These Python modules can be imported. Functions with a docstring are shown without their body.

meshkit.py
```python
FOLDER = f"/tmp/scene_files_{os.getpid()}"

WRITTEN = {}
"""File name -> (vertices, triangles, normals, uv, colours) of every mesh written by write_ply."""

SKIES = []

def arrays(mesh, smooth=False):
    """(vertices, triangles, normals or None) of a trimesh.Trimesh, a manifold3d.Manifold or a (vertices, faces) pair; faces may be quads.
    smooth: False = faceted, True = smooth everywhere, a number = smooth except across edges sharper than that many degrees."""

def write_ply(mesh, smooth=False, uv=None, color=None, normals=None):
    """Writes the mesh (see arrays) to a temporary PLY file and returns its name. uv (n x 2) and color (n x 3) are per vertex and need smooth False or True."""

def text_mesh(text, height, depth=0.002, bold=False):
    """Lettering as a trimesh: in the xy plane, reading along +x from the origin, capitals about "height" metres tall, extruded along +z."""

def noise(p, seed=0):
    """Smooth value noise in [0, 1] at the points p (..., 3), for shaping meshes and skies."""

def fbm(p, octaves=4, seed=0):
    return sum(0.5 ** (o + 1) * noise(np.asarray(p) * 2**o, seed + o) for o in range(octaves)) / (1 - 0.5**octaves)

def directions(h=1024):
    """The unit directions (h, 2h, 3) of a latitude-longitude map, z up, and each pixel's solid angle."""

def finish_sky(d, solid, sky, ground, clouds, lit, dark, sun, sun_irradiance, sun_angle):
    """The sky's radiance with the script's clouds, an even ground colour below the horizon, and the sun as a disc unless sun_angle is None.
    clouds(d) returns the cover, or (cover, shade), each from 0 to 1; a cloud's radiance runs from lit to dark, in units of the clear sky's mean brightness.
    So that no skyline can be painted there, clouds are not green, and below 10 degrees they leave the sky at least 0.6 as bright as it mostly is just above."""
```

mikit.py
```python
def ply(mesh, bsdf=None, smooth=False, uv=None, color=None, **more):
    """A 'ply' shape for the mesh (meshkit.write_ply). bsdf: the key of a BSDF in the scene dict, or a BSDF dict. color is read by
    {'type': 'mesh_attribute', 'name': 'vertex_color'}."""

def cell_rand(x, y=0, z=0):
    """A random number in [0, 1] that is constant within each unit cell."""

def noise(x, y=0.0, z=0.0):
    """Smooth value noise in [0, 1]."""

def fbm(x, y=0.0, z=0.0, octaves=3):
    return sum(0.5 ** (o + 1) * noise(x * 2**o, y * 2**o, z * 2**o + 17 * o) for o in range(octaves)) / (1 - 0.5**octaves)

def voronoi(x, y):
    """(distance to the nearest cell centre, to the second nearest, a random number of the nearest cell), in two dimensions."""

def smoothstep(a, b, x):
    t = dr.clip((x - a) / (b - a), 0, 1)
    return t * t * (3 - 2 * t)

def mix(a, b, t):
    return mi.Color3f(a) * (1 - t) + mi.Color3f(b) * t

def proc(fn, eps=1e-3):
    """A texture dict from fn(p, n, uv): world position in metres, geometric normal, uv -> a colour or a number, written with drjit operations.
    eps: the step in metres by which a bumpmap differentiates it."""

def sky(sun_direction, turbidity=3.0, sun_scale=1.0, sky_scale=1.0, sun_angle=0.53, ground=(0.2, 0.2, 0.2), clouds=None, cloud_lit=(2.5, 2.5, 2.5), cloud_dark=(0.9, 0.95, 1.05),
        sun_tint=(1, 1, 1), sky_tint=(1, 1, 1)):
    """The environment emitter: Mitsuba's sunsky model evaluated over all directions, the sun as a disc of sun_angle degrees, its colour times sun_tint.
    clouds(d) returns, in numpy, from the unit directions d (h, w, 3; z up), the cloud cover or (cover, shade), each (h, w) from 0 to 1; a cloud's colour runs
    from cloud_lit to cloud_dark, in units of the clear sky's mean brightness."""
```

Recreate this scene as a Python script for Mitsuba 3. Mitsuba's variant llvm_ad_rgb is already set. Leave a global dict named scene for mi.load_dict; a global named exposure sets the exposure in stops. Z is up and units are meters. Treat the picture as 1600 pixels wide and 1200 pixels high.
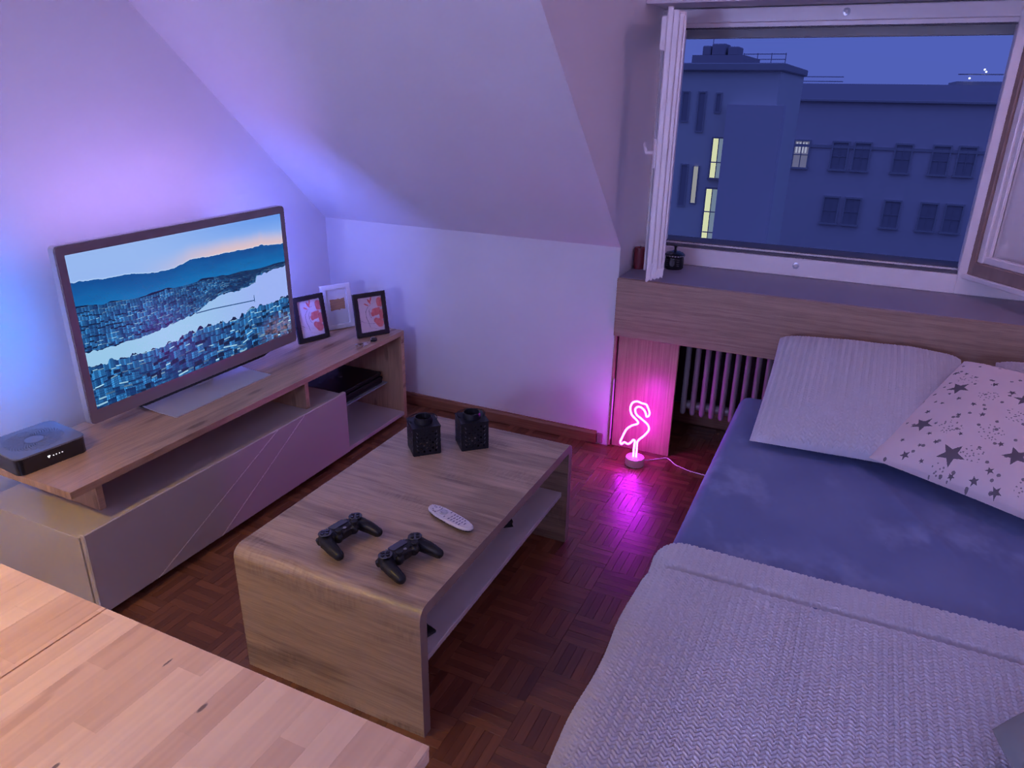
import math, random
import numpy as np, trimesh, manifold3d as m3, shapely.geometry as sg
import drjit as dr, mitsuba as mi
import mikit, meshkit
from mikit import proc, noise, fbm, cell_rand, smoothstep, mix, voronoi
T = mi.ScalarTransform4f
PI = math.pi
scene, labels = {}, {}

# ------------------------------------------------------------------ camera, sky, exposure
EYE = np.array([2.4281, -2.9555, 1.52])
YAW, PITCH, ROLL, FOCAL = -0.4375, 0.3819, 0.0156, 1144.77
fwd = np.array([math.sin(YAW)*math.cos(PITCH), math.cos(YAW)*math.cos(PITCH), -math.sin(PITCH)])
rgt = np.array([math.cos(YAW), -math.sin(YAW), 0]); upv = np.cross(rgt, fwd)
up = -math.sin(ROLL)*rgt + math.cos(ROLL)*upv
scene['camera'] = {'type': 'perspective', 'fov_axis': 'x', 'fov': 2*math.degrees(math.atan(800/FOCAL)), 'near_clip': 0.02, 'far_clip': 300.0,
                   'to_world': T().look_at(origin=EYE.tolist(), target=(EYE+fwd).tolist(), up=up.tolist())}
exposure = 0.0
scene['dusk_sky'] = {**mikit.sky((-0.6, -0.75, 0.30), turbidity=2.5, sun_scale=0.0, sky_scale=1.0, ground=(0.05, 0.05, 0.06), sky_tint=(1.0, 1.05, 3.4), clouds=lambda d: .86+.10*meshkit.fbm(d*3.0, 3), cloud_lit=(.62, .92, 3.9), cloud_dark=(.62, .92, 3.9)), 'sampling_weight': 1.0}
LED = 1.0
STRIP_BLUE, STRIP_PINK, STRIP_VIOLET = (0.2, 19.0, 84.0), (25.0, 14.5, 52.0), (22.0, 28.0, 152.0)
LAMP_WARM = (640.0, 410.0, 3.0)
LAMP_COOL = (24.0, 27.5, 62.0)
LAMP_WALL = (9.0, 4.8, 7.5)
NEON = (48.0, 0.8, 74.0)
NEON_BACK = (24.0, 0.6, 32.0)

# ------------------------------------------------------------------ helpers
used = {}
def key_for(name):
    n = used.get(name, 0); used[name] = n+1
    return name if n == 0 else f'{name}_{n:03d}'
def put(name, mesh, mat, parent=None, smooth=False, uv=None, world=None, emit=None, weight=None, **more):
    k = key_for((parent+'__' if parent else '')+name)
    d = mesh if isinstance(mesh, dict) else mikit.ply(mesh, mat, smooth=smooth, uv=uv)
    d = dict(d)
    if world is not None: d['to_world'] = world
    if emit is not None:
        d['emitter'] = {'type': 'area', 'radiance': emit if isinstance(emit, dict) else {'type': 'rgb', 'value': list(emit)}}
        if weight is not None: d['emitter']['sampling_weight'] = float(weight)
    scene[k] = d
    return k
def thing(name, label, cat, group=None):
    k = key_for(name); labels[k] = {'label': label, 'category': cat}
    if group: labels[k]['group'] = group
    return k
def tag(k, label, cat=None, group=None, kind=None):
    d = labels.setdefault(k, {})
    if label: d['label'] = label
    if cat: d['category'] = cat
    if group: d['group'] = group
    if kind: d['kind'] = kind
    return k
def struct(name, mesh, mat, label=None, smooth=False, parent=None):
    k = put(name, mesh, mat, parent, smooth)
    if parent is None: tag(k, label, kind='structure')
    return k
def cat(*ms):
    ms = [x for m in ms for x in (m if isinstance(m, (list, tuple)) else [m])]
    return trimesh.util.concatenate(ms)
def box(x0, x1, y0, y1, z0, z1):
    m = trimesh.creation.box((x1-x0, y1-y0, z1-z0)); m.apply_translation(((x0+x1)/2, (y0+y1)/2, (z0+z1)/2)); return m
def cbox(x0, x1, y0, y1, z0, z1, c=0.002):
    P = []
    for sx, x in ((1, x0), (-1, x1)):
        for sy, y in ((1, y0), (-1, y1)):
            for sz, z in ((1, z0), (-1, z1)):
                P += [(x, y+sy*c, z+sz*c), (x+sx*c, y, z+sz*c), (x+sx*c, y+sy*c, z)]
    return trimesh.convex.convex_hull(np.array(P))
def tri(man):
    a = man.to_mesh(); return trimesh.Trimesh(a.vert_properties[:, :3], a.tri_verts, process=False)
def man(mesh):
    return m3.Manifold(m3.Mesh(np.asarray(mesh.vertices, np.float32), np.asarray(mesh.faces, np.uint32)))
def extrude(pts, h, holes=None, z0=0):
    m = trimesh.creation.extrude_polygon(sg.Polygon(pts, holes), h, engine='earcut'); m.apply_translation((0, 0, z0)); return m
def rrect(w, h, r, n=6, cx=0, cy=0):
    out = []
    for (sx, sy, a0) in ((1, 1, 0), (-1, 1, 90), (-1, -1, 180), (1, -1, 270)):
        for i in range(n+1):
            a = math.radians(a0+90*i/n); out.append((cx+sx*(w/2-r)+r*math.cos(a), cy+sy*(h/2-r)+r*math.sin(a)))
    return out
def lathe(profile, n=32):
    return trimesh.creation.revolve(np.array(profile, float), sections=n)
def cyl(p0, p1, r, n=16):
    return trimesh.creation.cylinder(r, segment=[p0, p1], sections=n)
def tube(path, r, n=10, closed=False):
    p = np.array(path, float); N = len(p)
    tg = np.gradient(p, axis=0) if not closed else np.roll(p, -1, 0)-np.roll(p, 1, 0)
    tg /= np.linalg.norm(tg, axis=1, keepdims=True)+1e-12
    ref = np.array([0, 0, 1.0]) if abs(tg[0, 2]) < .9 else np.array([1.0, 0, 0])
    u = np.cross(tg[0], ref); u /= np.linalg.norm(u); V = []
    for i in range(N):
        u = u-tg[i]*(u@tg[i]); u /= np.linalg.norm(u); w = np.cross(tg[i], u)
        a = np.arange(n)*2*PI/n; rr = r[i] if np.ndim(r) else r
        V.append(p[i]+rr*(np.cos(a)[:, None]*u+np.sin(a)[:, None]*w))
    V = np.vstack(V); F = []
    for i in range(N if closed else N-1):
        for j in range(n):
            a, b = i*n+j, i*n+(j+1) % n; c, d = ((i+1) % N)*n+j, ((i+1) % N)*n+(j+1) % n
            F += [(a, b, d), (a, d, c)]
    if not closed:
        V = np.vstack([V, p[:1], p[-1:]])
        for j in range(n):
            F += [(N*n, (j+1) % n, j), (N*n+1, (N-1)*n+j, (N-1)*n+(j+1) % n)]
    return trimesh.Trimesh(V, F, process=False)
def spline(pts, n=8, closed=False):
    p = np.array(pts, float); N = len(p); out = []
    g = (lambda i: p[i % N]) if closed else (lambda i: p[min(max(i, 0), N-1)])
    for i in range(N if closed else N-1):
        a, b, c, d = g(i-1), g(i), g(i+1), g(i+2)
        for k in range(n):
            t = k/n; out.append(.5*((2*b)+(c-a)*t+(2*a-5*b+4*c-d)*t*t+(-a+3*b-3*c+d)*t**3))
    if not closed: out.append(p[-1])
    return np.array(out)
def grid(fn, nu, nv):
    u, v = np.meshgrid(np.linspace(0, 1, nu), np.linspace(0, 1, nv), indexing='ij')
    P = fn(u, v).reshape(-1, 3)
    i, j = np.meshgrid(np.arange(nu-1), np.arange(nv-1), indexing='ij'); a = (i*nv+j).ravel()
    F = np.vstack([np.stack([a, a+nv, a+nv+1], 1), np.stack([a, a+nv+1, a+1], 1)])
    return trimesh.Trimesh(P, F, process=False), np.stack([u.ravel(), v.ravel()], 1)
def moved(m, M):
    m = m.copy(); m.apply_transform(M); return m
def frameM(o, ex, ey, ez):
    M = np.eye(4); M[:3, 0], M[:3, 1], M[:3, 2], M[:3, 3] = ex, ey, ez, o; return M
def rotz(a, o=(0, 0, 0)):
    c, s = math.cos(a), math.sin(a); return frameM(o, (c, s, 0), (-s, c, 0), (0, 0, 1))

# ------------------------------------------------------------------ materials
def rgb(c): return {'type': 'rgb', 'value': list(c)}
def mat(name, c, rough=.5, spec=.5, metal=0.0, two=True, **kw):
    b = {'type': 'principled', 'base_color': c if isinstance(c, dict) else rgb(c), 'roughness': rough, 'specular': spec, 'metallic': metal, **kw}
    scene[name] = {'type': 'twosided', 'bsdf': b} if two else b
    return name
def diff(name, c):
    scene[name] = {'type': 'twosided', 'bsdf': {'type': 'diffuse', 'reflectance': c if isinstance(c, dict) else rgb(c)}}; return name

SQ, NF = 0.131, 5
def parquet(p, n, uv):
    i, j = dr.floor(p.x/SQ), dr.floor(p.y/SQ)
    fx, fy = p.x/SQ-i, p.y/SQ-j
    par = dr.select((i+j)-2*dr.floor((i+j)/2) > .5, 1.0, 0.0)
    a = dr.select(par > .5, fx, fy); l = dr.select(par > .5, p.y, p.x); c = dr.select(par > .5, p.x, p.y)
    k = dr.floor(dr.minimum(a*NF, NF-.001))
    t = cell_rand(i, j, k+3)
    g = noise(l*14, c*260, k)*.5+noise(l*40, c*700, 5)*.3
    return mix((.085, .028, .013), (.19, .072, .031), dr.clip(.08+.72*t+.45*(g-.4), 0, 1))
mat('parquet', proc(parquet), .36, .55)
diff('paint', proc(lambda p, n, uv: mix((.74, .725, .74), (.79, .775, .79), fbm(p.x*3, p.y*3, p.z*3))))
def oak_light(p, n, uv):   # grain runs along x, waterfall over the table ends
    w = p.y*.8+p.z*.8
    w = w+.012*fbm(p.x*5, w*9, 3)
    g = noise(p.x*5, w*150, 1)*.5+noise(p.x*22, w*420, 9)*.5
    d = smoothstep(.50, .78, fbm(p.x*3.1+4, w*26, 8))
    cross = noise(p.x*190, w*60, 2)*smoothstep(.5, .75, fbm(p.x*5, w*14, 31))
    return mix((.44, .32, .215), (.155, .10, .06), dr.clip(.12+.62*(g-.35)+.50*d+.30*cross, 0, 1))
mat('oak_light', proc(oak_light), .38, .55)
def oak_warm(p, n, uv):    # grain along y
    end = dr.abs(n.y) > .7
    along = dr.select(end, p.z, p.y); w = dr.select(end, p.x, p.x+p.z*.9)
    w = w+.02*fbm(along*3, w*7, 3)
    g = noise(along*3, w*110, 1)*.5+noise(along*18, w*330, 9)*.5
    d = smoothstep(.52, .75, fbm(along*2.2+1, w*20, 8)); f1, f2, r = voronoi(along*2.3, w*9)
    kn = (1-smoothstep(.04, .13, f1))*dr.select(r > .6, 1.0, 0.0)
    return mix((.50, .31, .19), (.20, .105, .06), dr.clip(.12+.5*(g-.35)+.42*d+.6*kn, 0, 1))
mat('oak_warm', proc(oak_warm), .34, .5)
def board_h(p, n, uv):
    w = p.z+p.y*.7+.015*fbm(p.x*2.5, p.z*6, 3)
    g = noise(p.x*4, w*160, 1)*.55+noise(p.x*25, w*480, 9)*.45
    return mix((.40, .27, .19), (.25, .155, .105), dr.clip(g*1.1-.1, 0, 1))
mat('board_wood', proc(board_h), .38, .5)
def board_v(p, n, uv):
    w = p.x+p.y
    g = noise(p.z*3, w*170, 1)*.6+noise(p.z*20, w*500, 9)*.4
    return mix((.46, .28, .20), (.28, .15, .105), dr.clip(g*1.1-.1, 0, 1))
mat('panel_wood', proc(board_v), .38, .5)
STV, SLX = .34, .0425
def birch(p, n, uv):
    r = dr.floor(p.x/SLX); off = (r*.6180339)-dr.floor(r*.6180339)
    s = dr.floor(p.y/STV+off*1.0)
    t = cell_rand(r, s, 4)
    g = noise(p.x*180, p.y*7, r)*.6+noise(p.x*50, p.y*3, s)*.4
    fl = smoothstep(.69, .8, fbm(p.x*30, p.y*5+r, 7))*.5
    kn = mi.Float(0)
    for kx, ky, ra, rb in ((1.746, -2.455, .0030, .0085), (1.658, -2.599, .0028, .0050), (1.637, -2.416, .0016, .0085), (1.86, -2.80, .003, .008)):
        kn = dr.maximum(kn, smoothstep(1.3, .7, dr.sqrt(dr.square((p.x-kx)/ra)+dr.square((p.y-ky)/rb))))
    return mix(mix((.81, .54, .315), (.57, .325, .175), dr.clip(t*.66+.42*(g-.5)+.1+fl, 0, 1)), (.10, .05, .03), kn*.85)
mat('birch', proc(birch), .36, .5)
mat('base_wood', proc(lambda p, n, uv: mix((.24, .10, .05), (.15, .055, .03), noise(p.x*6, p.y*100, p.z*160))), .35, .5)
mat('white_lacquer', (.50, .45, .43), .19, .55)
mat('white_matte', (.62, .59, .60), .45, .4)
mat('groove_white', (.82, .78, .78), .35, .4)
mat('dark_gap', (.01, .01, .01), .7, .3)
mat('tv_bezel', (.20, .16, .165), .28, .7, .30)
mat('silver', (.55, .55, .58), .30, .5, .55)
mat('silver_plate', (.62, .60, .62), .33, .5, .35)
mat('chrome', (.75, .75, .78), .15, .5, 1.0)
mat('black_plastic', (.006, .006, .008), .36, .30)
mat('black_gloss', (.008, .008, .010), .12, .5)
mat('black_rubber', (.009, .009, .010), .55, .3)
mat('grey_plastic', (.030, .031, .038), .38, .5)
mat('button_grey', (.16, .16, .18), .4, .5)
mat('router_top', (.14, .15, .18), .45, .5)
mat('black_frame', (.012, .011, .012), .3, .5)
mat('white_frame', (.80, .80, .82), .35, .5)
mat('black_metal', (.005, .005, .008), .45, .3)
mat('pewter_motif', (.07, .07, .085), .4, .5)
mat('candle_wax', (.55, .50, .46), .5, .4)
mat('remote_shell', (.66, .65, .70), .32, .5)
mat('remote_key', (.20, .19, .27), .45, .4)
mat('white_paint_gloss', (.92, .87, .86), .35, .5)
mat('chipped_paint', (.50, .45, .43), .8, .2)
mat('weathered_brown', proc(lambda p, n, uv: mix((.23, .15, .13), (.30, .21, .18), noise(p.x*60, p.y*60, p.z*8))), .55, .3)
mat('sill_laminate', (.25, .22, .27), .5, .4)
mat('gasket', (.09, .085, .10), .6, .3)
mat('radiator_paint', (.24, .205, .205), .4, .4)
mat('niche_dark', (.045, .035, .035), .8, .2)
mat('red_wax', (.13, .010, .016), .35, .5)
mat('glass_shelf_edge', (.25, .33, .34), .1, .6)
mat('cord_white', (.80, .76, .78), .4, .4)
mat('cord_black', (.012, .012, .013), .5, .4)
mat('flamingo_tube', (.9, .75, .85), .3, .5)
mat('base_pink', (.72, .55, .62), .3, .5)
mat('lamp_shade', (.8, .75, .7), .5, .3)
scene['window_glass'] = {'type': 'thindielectric', 'int_ior': 1.5}
scene['picture_glass'] = {'type': 'thindielectric', 'int_ior': 1.45}
def velvet(p, n, uv):
    a = fbm(p.x*4.0+1, p.y*3.0, p.z*2, octaves=5)
    st = fbm((p.x+.3*p.y)*9, (p.y-.3*p.x)*6, p.z*3, octaves=5)
    pile = smoothstep(.46, .72, st)*smoothstep(.36, .66, fbm(p.x*3.2+3, p.y*2.6+9, 1))
    return mix((.105, .130, .265), (.27, .32, .50), dr.clip(.12+.65*(a-.40)+.60*pile, 0, 1))
mat('velvet', proc(velvet), .8, .2, sheen=.8, sheen_tint=.5)
mat('knit_wool', (.62, .60, .64), .9, .1, sheen=.3)
mat('grey_fleece', (.20, .20, .19), .9, .1)

# ------------------------------------------------------------------ room
XW, YB, ZC = 1.537, 0.42, 2.40      # dormer cheek, window plane, ceiling
XR, YF = 3.72, -4.9
KH, SL = .9145, .9166
YS = -(ZC-KH)/SL
struct('wall_left', box(-.1, 0, YF, .5, -.05, ZC+.1), 'paint', 'white wall behind the television, lit blue and pink')
struct('wall_right', box(XR, XR+.1, YF, .62, -.05, ZC+.1), 'paint')
struct('wall_front', box(-.1, XR+.1, YF-.1, YF, -.05, ZC+.1), 'paint')
struct('wall_back', box(0, XW-.02, 0, .1, -.05, KH), 'paint', 'low white knee wall under the sloped ceiling')
def yz_prism(pts, x0, x1):
    m = extrude(pts, x1-x0); M = frameM((x0, 0, 0), (0, 1, 0), (0, 0, 1), (1, 0, 0)); return moved(m, M)
struct('ceiling_001', yz_prism([(0, KH), (.1, KH), (YS+.1, ZC), (YS, ZC)], 0, XW-.02), 'paint', 'sloped white attic ceiling between the wall and the dormer'); used['ceiling'] = 0
struct('ceiling', box(-.1, XR+.1, YF, YS, ZC, ZC+.1), 'paint', 'flat white ceiling')
struct('ceiling_002', box(XW-.02, XR, YS, .52, ZC, ZC+.1), 'paint', 'ceiling of the dormer')
struct('wall_dormer', yz_prism([(0, -.05), (.52, -.05), (.52, ZC), (YS, ZC), (0, KH)], XW-.02, XW), 'paint', 'side cheek wall of the window dormer')
WX0, WX1, WZ0, WZ1 = 1.627, 2.805, .8895, 1.765
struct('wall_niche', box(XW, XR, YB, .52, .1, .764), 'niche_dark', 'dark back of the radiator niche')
struct('wall_window', cat(box(XW, XR, YB, .52, -.05, .0999), box(XW, XR, YB, .52, .7641, .80), box(XW, WX0-.05, YB, .52, .80, ZC), box(WX1+.06, XR, YB, .52, .80, ZC), box(WX0-.05, WX1+.06, YB, .52, WZ1+.06, ZC)), 'paint', 'wall around the dormer window')
struct('trim_1', cat(cbox(XW, XR, .11, .42, 1.84, ZC, .002), cbox(XW, XR, .102, .125, 1.832, 1.85, .002)), 'paint', 'shutter housing above the window')
# floor: slab, then parquet fingers
floor_k = struct('floor', box(-.1, XR+.1, YF, .52, -.08, -.006), 'parquet', 'brown mosaic parquet floor')
fw = SQ/NF
def finger(w, l):
    m = cbox(-l/2, l/2, -w/2, w/2, -.006, 0, .0005); return m
PLY_X = mikit.ply(finger(fw-.0006, SQ-.0006), 'parquet')
PLY_Y = mikit.ply(finger(SQ-.0006, fw-.0006), 'parquet')
rng = random.Random(5); fingers = []
for i in range(0, 18):
    for j in range(-19, 3):
        par = (i+j) % 2
        for k in range(NF):
            if par: x, y = i*SQ+(k+.5)*fw, (j+.5)*SQ
            else: x, y = (i+.5)*SQ, j*SQ+(k+.5)*fw
            if x > 2.3: continue
            vis = (y < -.02) and ((.60 < x < 1.07 and -2.02 < y < -.6) or (1.665 < x < 2.10 and -2.0 < y < -.05) or (.56 < x < 1.55 and -.75 < y < -.04))
            fingers.append((x, y, par, vis, math.dist((x, y, 0), EYE)))
near = sorted([f for f in fingers if f[3]], key=lambda f: f[4])[:300]
near_set = set(near); rest = []
TX, TY = finger(fw-.0006, SQ-.0006), finger(SQ-.0006, fw-.0006)
for f in fingers:
    x, y, par, vis, d = f
    rx, ry, dz = rng.uniform(-.35, .35), rng.uniform(-.35, .35), rng.uniform(-.0004, .0003)
    if y > .40: continue
    if 0 < y+.03 and x < XW: continue
    if f in near_set:
        put('parquet_strip', PLY_Y if par else PLY_X, None, floor_k, world=T().translate([x, y, dz]).rotate([1, 0, 0], rx).rotate([0, 1, 0], ry))
    else:
        m = (TY if par else TX).copy()
        m.apply_transform(trimesh.transformations.rotation_matrix(math.radians(rx), (1, 0, 0))); m.apply_transform(trimesh.transformations.rotation_matrix(math.radians(ry), (0, 1, 0)))
        m.apply_translation((x, y, dz)); rest.append(m)
tag(put('parquet_field', cat(rest), 'parquet', floor_k), None, kind='stuff')
# baseboard with a rounded top
bp = [(0, 0), (-.016, 0), (-.016, .045), (-.010, .055), (0, .058)]
struct('baseboard_back', yz_prism(bp, 0.004, 1.485), 'base_wood', 'brown wooden baseboard along the knee wall')
struct('trim_2', cbox(1.487, 1.515, -.012, 0, 0, .05, .004), 'weathered_brown', 'broken end of the baseboard')

# ------------------------------------------------------------------ window
fr = cat(cbox(XW, WX0, .372, .44, .79, 1.835, .003), cbox(WX1, XR-.4, .372, .44, .79, 1.835, .003),
         cbox(WX0, WX1, .372, .44, 1.782, 1.835, .003), cbox(WX0, WX1, .384, .46, WZ1, 1.783, .002),
         cbox(WX0, WX1, .372, .44, .79, .868, .003), cbox(WX0, WX1, .386, .46, .868, .874, .001), cbox(WX0, WX1, .41, .47, .868, WZ0-.004, .002))
win = struct('window_1', fr, 'white_paint_gloss', 'white painted window frame open to the dusk outside')
put('gasket', cat(box(WX0, WX1, .384, .409, .8685, .8785), box(WX0, WX1, .412, .47, WZ0-.005, WZ0), box(WX0, WX1, .384, .392, 1.760, 1.766)), 'gasket', win)
for x, z, y in ((2.205, .838, .372), (2.24, 1.812, .372)):
    ring = lathe([(.006, -.002), (.014, -.002), (.014, .002), (.006, .003)], 20)
    put('keeper', moved(ring, frameM((x, y, z), (1, 0, 0), (0, 0, 1), (0, -1, 0))), 'silver', win, 30)
put('outer_sill', cbox(WX0-.1, WX1+.1, .475, .66, .845, .868, .004), 'gasket', win)
# rolled-up shutter bottom bar outside
sh = thing('roller_shutter', 'dark grey-green shutter edge under the window head outside', 'shutter')
put('bottom_slat', cbox(WX0-.03, WX1+.03, .53, .56, 1.735, 1.785, .004), 'slat_grey', sh)
put('slat', cbox(WX0-.03, WX1+.03, .535, .555, 1.786, 1.835, .004), 'slat_grey', sh)

def casement(key, ox, oy, a, w, z0, z1, th, edge_detail):
    """hinge at (ox, oy); the sash reaches along direction a (radians); local x along the sash, local y its thickness"""
    M = rotz(a, (ox, oy, 0)); s = .062
    b1, b2 = -th/2, th/2
    st = lambda *q: moved(cbox(*q), M)
    return M, s, b1, b2, st
# left sash, swung inwards until its closing edge points at the room
lk = thing('window_casement', 'white window casement with chipped paint, opened edge-on at the left of the sill', 'window sash')
a = math.atan2(-.59, .14); W = math.hypot(.59, .14)
M, s, b1, b2, st = casement(lk, 1.592, .42, a, W, .85, 1.79, .065, True)
put('stile', st(W-.055, W, -.033, -.013, .838, 1.795, .003), 'white_paint_gloss', lk)
put('stile', st(W-.055, W-.004, -.013, .008, .845, 1.785, .003), 'white_paint_gloss', lk)
put('stile', st(W-.055, W-.012, .008, .024, .852, 1.776, .003), 'white_paint_gloss', lk)
put('stile', st(W-.055, W-.020, .024, .033, .858, 1.768, .002), 'white_paint_gloss', lk)
put('stile', st(0, .06, -.033, .033, .85, 1.785, .003), 'white_paint_gloss', lk)
put('rail', st(.06, W-.055, -.03, .03, .85, .915, .003), 'white_paint_gloss', lk)
put('rail', st(.06, W-.055, -.03, .03, 1.72, 1.785, .003), 'white_paint_gloss', lk)
put('pane', st(.06, W-.055, -.012, -.008, .915, 1.72, .0005), 'window_glass', lk)
put('lock_case', cat(st(W-.03, W+.004, -.052, -.033, 1.655, 1.765, .003)), 'white_paint_gloss', lk)
hd = put('handle', cat(st(W-.03, W-.012, -.042, -.033, 1.255, 1.36, .003), moved(cyl((W-.02, -.045, 1.31), (W-.02, -.072, 1.31), .007), M), moved(tube(spline([(W-.02, -.07, 1.31), (W-.03, -.076, 1.33), (W-.07, -.078, 1.34)]), .006), M)), 'white_paint_gloss', lk, 30)
put('espagnolette_rod', cat(*[moved(cyl((W-.02, -.04, q0), (W-.02, -.04, q1), .005, 8), M) for q0, q1 in ((.87, 1.255), (1.36, 1.66))]), 'silver', lk, 30)
rg = random.Random(3); chips = []
for i in range(26):
    lx = W-.004-rg.random()*.004; ly = -.014+rg.random()*.044; lz = .838+rg.random()**2*.075+abs(ly+.014)*.5
    r = .002+rg.random()*.004; ch = trimesh.creation.icosphere(1, r); ch.apply_scale((.5, 1, 1.3)); ch.apply_translation((lx-(.004 if ly > .008 else 0)-(.010 if ly > .024 else 0), ly, lz)); chips.append(moved(ch, M))
put('paint_flakes', cat(chips), 'white_paint_gloss', lk)
pts = [(-.033, .0), (-.028, -.004), (-.018, .008), (-.012, .002), (-.006, .012), (.002, .008), (.01, .016), (.016, .011), (.022, .022), (.03, .016), (.033, .034), (.033, .05), (-.033, .05)]
put('peeling_edge', moved(moved(extrude(pts, .05), frameM((W-.056, 0, .828), (0, 1, 0), (0, 0, 1), (1, 0, 0))), M), 'white_paint_gloss', lk)
# right sash, swung wide towards the room at the right
rk = thing('window_casement', 'brown-edged glazed casement swung wide open at the right edge of the window', 'window sash')
a = math.atan2(-.245, .195)
M, s, b1, b2, st = casement(rk, 2.84, .415, a, .6, .85, 1.79, .06, False)
put('stile', st(0, .052, -.03, .03, .872, 1.785, .003), 'weathered_brown', rk)
put('stile', st(.55, .60, -.03, .03, .872, 1.785, .003), 'weathered_brown', rk)
put('rail', st(.052, .55, -.03, .03, .872, .925, .003), 'weathered_brown', rk)
put('rail', st(.052, .55, -.03, .03, 1.735, 1.785, .003), 'weathered_brown', rk)
put('hinge_edge', st(-.012, 0, -.03, -.006, .872, 1.785, .002), 'white_paint_gloss', rk)
put('inner_frame', cat(st(.052, .078, -.02, .015, .925, 1.735, .003), st(.078, .098, -.012, .02, .925, 1.735, .003), st(.52, .55, -.02, .02, .925, 1.735, .003), st(.052, .55, -.015, .018, .925, .952, .003), st(.052, .55, -.015, .018, 1.71, 1.735, .003)), 'white_paint_gloss', rk)
put('pane', st(.098, .52, .0, .004, .952, 1.71, .0005), 'window_glass', rk)
put('drip_rail', st(.0, .6, -.045, -.028, .855, .875, .004), 'white_paint_gloss', rk)

# ------------------------------------------------------------------ radiator and its cover
cv = thing('radiator_cover', 'wood-veneer radiator cover with a grey sill board under the window', 'radiator cover')
put('sill_board', cbox(XW+.001, XR-.002, -.001, .374, .765, .7905, .002), 'sill_laminate', cv)
put('front_board', cbox(XW+.002, XR-.002, -.024, -.0012, .5365, .7895, .0015), 'board_wood', cv)
put('side_panel', cbox(1.556, 1.822, .004, .022, 0, .536, .0015), 'panel_wood', cv)
put('edge_post', cbox(1.5375, 1.5485, -.004, .02, 0, .536, .001), 'panel_wood', cv)
put('edge_strip', cbox(1.5485, 1.5525, -.012, .003, .03, .33, .001), 'white_matte', cv)
rd = thing('radiator', 'old column radiator in off-white paint behind the wood cover', 'radiator')
x = 1.842
prof = [(.0001, .168), (.006, .169), (.0105, .174), (.0125, .182), (.0125, .66), (.0105, .669), (.006, .675), (.0001, .676)]
col = cat(*[moved(lathe(prof, 12), frameM((0, yy, 0), (1, 0, 0), (0, 1, 0), (0, 0, 1))) for yy in (.125,)])
COL = mikit.ply(col, 'radiator_paint', smooth=40)
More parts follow.
